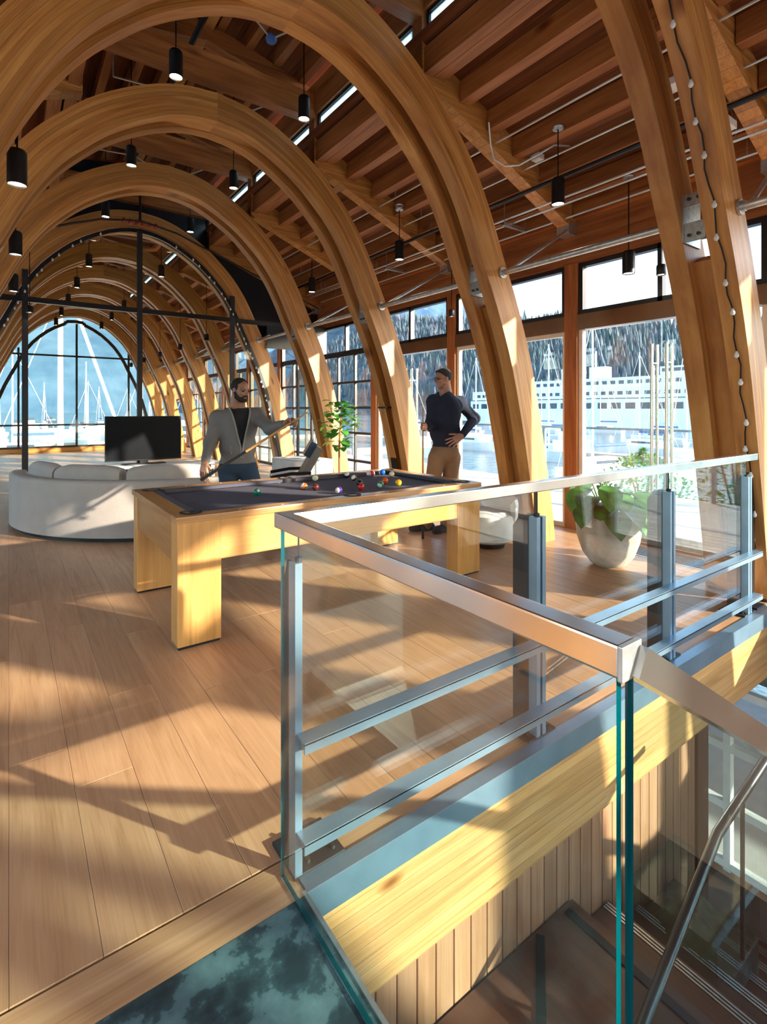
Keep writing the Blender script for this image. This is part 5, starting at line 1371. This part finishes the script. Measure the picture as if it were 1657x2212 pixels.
# clothes
grey = knit('grey_knit', (.175,.165,.16)); tee = knit('black_tee', (.012,.012,.015), 500., .2); jean = knit('blue_denim', (.022,.045,.085), 600., .3)
ts = SDF(.04); torso(ts, .002); V, Q = ts.mesh(.010, lambda F, X, Y, Z: np.maximum(np.maximum(F, .93-Z), Z-(neckb[2]+.015-.0))); add_mesh('t_shirt', [(V, Q, 0)], [tee], B1)
cg = SDF(.045); torso(cg, .020)
cg.chain([shR, elR, wrR+(elR-wrR)*.14], [.070,.058,.041]).chain([shL, elL, wrL+(elL-wrL)*.16], [.070,.058,.044])
hem = JW(514, 1000, d0)[2]; vb = JW(520, 965, d0)
def cardcut(F, X, Y, Z):
    q0 = (X-chest[0])*fl_[0]+(Y-chest[1])*fl_[1]; q1 = (X-chest[0])*sl_d[0]+(Y-chest[1])*sl_d[1]
    w_ = .004+np.clip((Z-vb[2])/(neckb[2]-vb[2]), 0, 1.2)*.088
    V_ = np.maximum(np.maximum(np.abs(q1-.012)-w_, -q0-.005), vb[2]-Z)
    F = np.maximum(F, -V_); return np.maximum(np.maximum(F, hem-Z), Z-(neckb[2]+.022))
V, Q = cg.mesh(.009, cardcut); cgo = add_mesh('cardigan', [(V, Q, 0)], [grey], B1)
from mathutils.bvhtree import BVHTree
bt = BVHTree.FromPolygons([tuple(v) for v in V], [tuple(q) for q in Q])
for s in (-1, 1):
    pts = []
    for i in range(13):
        z = vb[2]-.10+(neckb[2]+.01-vb[2]+.10)*i/12; w_ = .002+max(0, (z-vb[2])/(neckb[2]-vb[2]))*.088+.008
        p = chest+sl_d*(.012+s*w_); p = np.array((p[0], p[1], z))+fl_*.6
        h_ = bt.ray_cast(Vector(p), Vector(-fl_)); 
        if h_[0] is not None and (h_[0]-Vector(p)).length < .62: pts.append(h_[0]+Vector(fl_)*.003)
    if len(pts) > 2: m = MB(); m.tube(pts, .0085, 6); m.build('placket', knit('light_knit', (.30,.29,.28)) if 'light_knit' not in bpy.data.materials else bpy.data.materials['light_knit'], B1, smooth=True)
for s in (-1, 1):
    p = chest+sl_d*(.012+s*.095)+fl_*.6; p[2] = hem+.10; q_ = p+sl_d*(s*.012); q_[2] += .085; a_ = bt.ray_cast(Vector(p), Vector(-fl_))[0]; b_ = bt.ray_cast(Vector(q_), Vector(-fl_))[0]
    if a_ and b_: m = MB(); m.tube([a_+Vector(fl_)*.001, b_+Vector(fl_)*.001], .005, 5); m.build('pocket_welt', bpy.data.materials['light_knit'], B1)
jn = SDF(.04); A = [fl_, sl_d, UP]
jn.ell(pel-UP*.01, (.132, .180, .13), A); jn.chain([hipR-UP*.02, knR, anR+UP*.02], [.100,.072,.058]).chain([hipL-UP*.02, knL, anL+UP*.02], [.100,.072,.058])
V, Q = jn.mesh(.010, lambda F, X, Y, Z: np.maximum(F, Z-(hem+.09))); add_mesh('jeans', [(V, Q, 0)], [jean], B1)
for a, dr in ((anR, -VW*.85-RT*.1), (anL, -VW*.35+RT*.9)):
    sh = SDF(.02); shoe(sh, a, dr); V, Q = sh.mesh(.007, floorcut); o = add_mesh('shoe', [(V, Q, 0)], [knit('dark_shoe', (.03,.03,.035)) if 'dark_shoe' not in bpy.data.materials else bpy.data.materials['dark_shoe'], M['white']], B1, lambda c, mi: np.where(c[:, 2] < .026, 1, 0))
# his cue
CU = thing('billiard_cue', 'pale wooden cue with black butt held slanting by the bearded man', 'cue', tuple(cueA))
m = MB(); mid = cueA+(cueB-cueA)*.42
m.tube([cueA, mid], [.0145, .0125], 10); m.build('butt', M['black'], CU, smooth=True)
m = MB(); m.tube([mid, cueB], [.0125, .008], 10); m.build('shaft', M['table_x'], CU, smooth=True)
m = MB(); m.tube([cueB, cueB+cd*.02], [.008, .0075], 10); m.build('tip', M['white'], CU)

# ---------------- man in the navy sweater
d0 = 5.98
fr_ = nv(-VW*.78-RT*.58); sr_d = np.cross(UP, fr_)
B2 = thing('person', 'man in navy sweater and tan trousers standing hand on hip beyond the table', 'person', tuple(np.append(JW(938, 1150, d0)[:2], 0)))
hipR, hipL = JW(944, 985, d0-.02), JW(977, 985, d0+.06); knR, knL = JW(930, 1066, d0-.04), JW(968, 1068, d0+.02)
anR, anL = JW(922, 1138, 6.08), JW(962, 1143, 6.02)
pel = (hipR+hipL)/2+UP*.05; chest = JW(961, 893, d0); neckb = JW(960, 850, d0+.02)
shR, shL = JW(937, 868, d0-.03), JW(994, 871, d0+.08)
elR, wrR = JW(930, 918, d0-.02), JW(920, 921, d0-.24)
elL, wrL = JW(1025, 904, d0+.06), JW(997, 942, d0-.225)
def torso2(S_, e=0., k=.05):
    A = [fr_, sr_d, UP]
    S_.ell(chest+UP*.01, (.125+e, .178+e, .22), A, k); S_.ell(JW(961, 932, d0), (.128+e, .165+e, .19), A, k); S_.ell(pel, (.122+e, .165+e, .12), A, k)
    S_.cone(shR, shL, .062+e, .062+e, k); S_.cone(neckb-UP*.04, neckb+UP*.015, .078+e, .058+e, k); return S_
bd = SDF(.03); torso2(bd, -.02)
bd.chain([shR, elR, wrR], [.05,.04,.027]).chain([shL, elL, wrL], [.05,.04,.027]).chain([hipR, knR, anR], [.075,.05,.036]).chain([hipL, knL, anL], [.075,.05,.036])
bd.cone(neckb-UP*.03, JW(959, 835, d0), .057, .054); Vb, Qb = bd.mesh(.011)
hc = JW(957, 818.5, d0-.01); hf = -VW*.42-RT*.90; hup = nv(UP+nv(hf)*.10)
H, HP, HA = head(hc, hf, hup, .98); Vh, Qh = H.mesh(.0045)
h1 = SDF(.006); hand(h1, wrR, nv(-RT*.6-VW*.75+UP*.05), nv(RT*.75-VW*.55), [1.15,1.2,1.2,1.25], .35, .03, 1.05, side=1, tcurl=.9); Vr, Qr = h1.mesh(.0035)
h2 = SDF(.006); hand(h2, wrL, nv(-RT*.80-UP*.45-VW*.30), nv(VW*.9-UP*.3), [.05,.05,.06,.08], .75, .17, 1.08, side=1, tcurl=.2); Vl, Ql = h2.mesh(.0035)
sk2 = skinmat('skin_fair', (.44,.21,.14))
add_mesh('body', [(Vb, Qb, 0), (Vh, Qh, 0), (Vr, Qr, 0), (Vl, Ql, 0)], [sk2], B2)
hc_ = hc; hs = SDF(.015); hs.ell(HP(-.020, 0, .036), np.array((.102,.081,.093))*.98, HA); hs.ell(HP(.045, 0, .085), np.array((.045,.055,.024)), HA)
def haircut2(F, X, Y, Z):
    q = [(X-hc_[0])*a[0]+(Y-hc_[1])*a[1]+(Z-hc_[2])*a[2] for a in HA]
    return np.maximum(F, np.maximum((q[0]-.040)*.8-(q[2]-.055)*.75, -.03-q[2]-(q[0] < -.02)*.03))
V, Q = hs.mesh(.004, haircut2); add_mesh('hair', [(V, Q, 0)], [plain('brown_hair', (.028,.018,.013), .7, bump=.6, bscale=350.)], B2)
st = SDF(.012)
for s in (-1, 1): st.chain([HP(.012, s*.056, -.058), HP(.05, s*.036, -.092), HP(.074, s*.012, -.092)], [.008,.010,.010])
V, Q = st.mesh(.004); add_mesh('stubble', [(V, Q, 0)], [plain('stubble', (.27,.135,.09), .8)], B2)
face_details(hc, hf, hup, .98, B2, hair, glasses=True)
navy = knit('navy_knit', (.016,.020,.042)); tan = knit('tan_cotton', (.30,.165,.085), 500., .2)
hem = JW(961, 964, d0)[2]
sw = SDF(.045); torso2(sw, .022)
sw.chain([shR, elR, wrR+(elR-wrR)*.12], [.072,.060,.043]).chain([shL, elL, wrL+(elL-wrL)*.10], [.072,.060,.042])
def swcut(F, X, Y, Z):
    q0 = (X-neckb[0])*fr_[0]+(Y-neckb[1])*fr_[1]; q1 = (X-neckb[0])*sr_d[0]+(Y-neckb[1])*sr_d[1]
    V_ = np.maximum(np.maximum(np.abs(q1)-np.clip((Z-(neckb[2]-.05))*.95, 0, .07), -q0), (neckb[2]-.05)-Z)
    return np.maximum(np.maximum(np.maximum(F, -V_), hem-Z), Z-(neckb[2]+.022))
V, Q = sw.mesh(.009, swcut); add_mesh('sweater', [(V, Q, 0)], [navy], B2)
tr2 = SDF(.04); A = [fr_, sr_d, UP]; tr2.ell(pel-UP*.01, (.132, .176, .13), A)
tr2.chain([hipR-UP*.02, knR, anR+UP*.02], [.102,.076,.062]).chain([hipL-UP*.02, knL, anL+UP*.02], [.102,.076,.062])
V, Q = tr2.mesh(.010, lambda F, X, Y, Z: np.maximum(F, Z-(hem+.08))); add_mesh('trousers', [(V, Q, 0)], [tan], B2)
for a, dr in ((anR, -RT*.95-VW*.3), (anL, -RT*.7-VW*.7)):
    sh = SDF(.02); shoe(sh, a, dr, 1.08); V, Q = sh.mesh(.007, floorcut); add_mesh('shoe', [(V, Q, 0)], [bpy.data.materials['dark_shoe']], B2)
cx = JW(913.5, 921, d0-.30)
CU2 = thing('billiard_cue', 'upright cue with black butt held by the man in navy sweater', 'cue', (cx[0], cx[1], 0))
m = MB(); m.tube([(cx[0], cx[1], .0), (cx[0], cx[1], .45)], [.0145,.0125], 10); m.build('butt', M['black'], CU2, smooth=True)
m = MB(); m.tube([(cx[0], cx[1], .45), (cx[0], cx[1], 1.44)], [.0125,.007], 10); m.build('shaft', M['walnut'], CU2, smooth=True)
m = MB(); m.tube([(cx[0], cx[1], 1.44), (cx[0], cx[1], 1.46)], .007, 8); m.build('tip', M['white'], CU2)
bpy.context.view_layer.update()
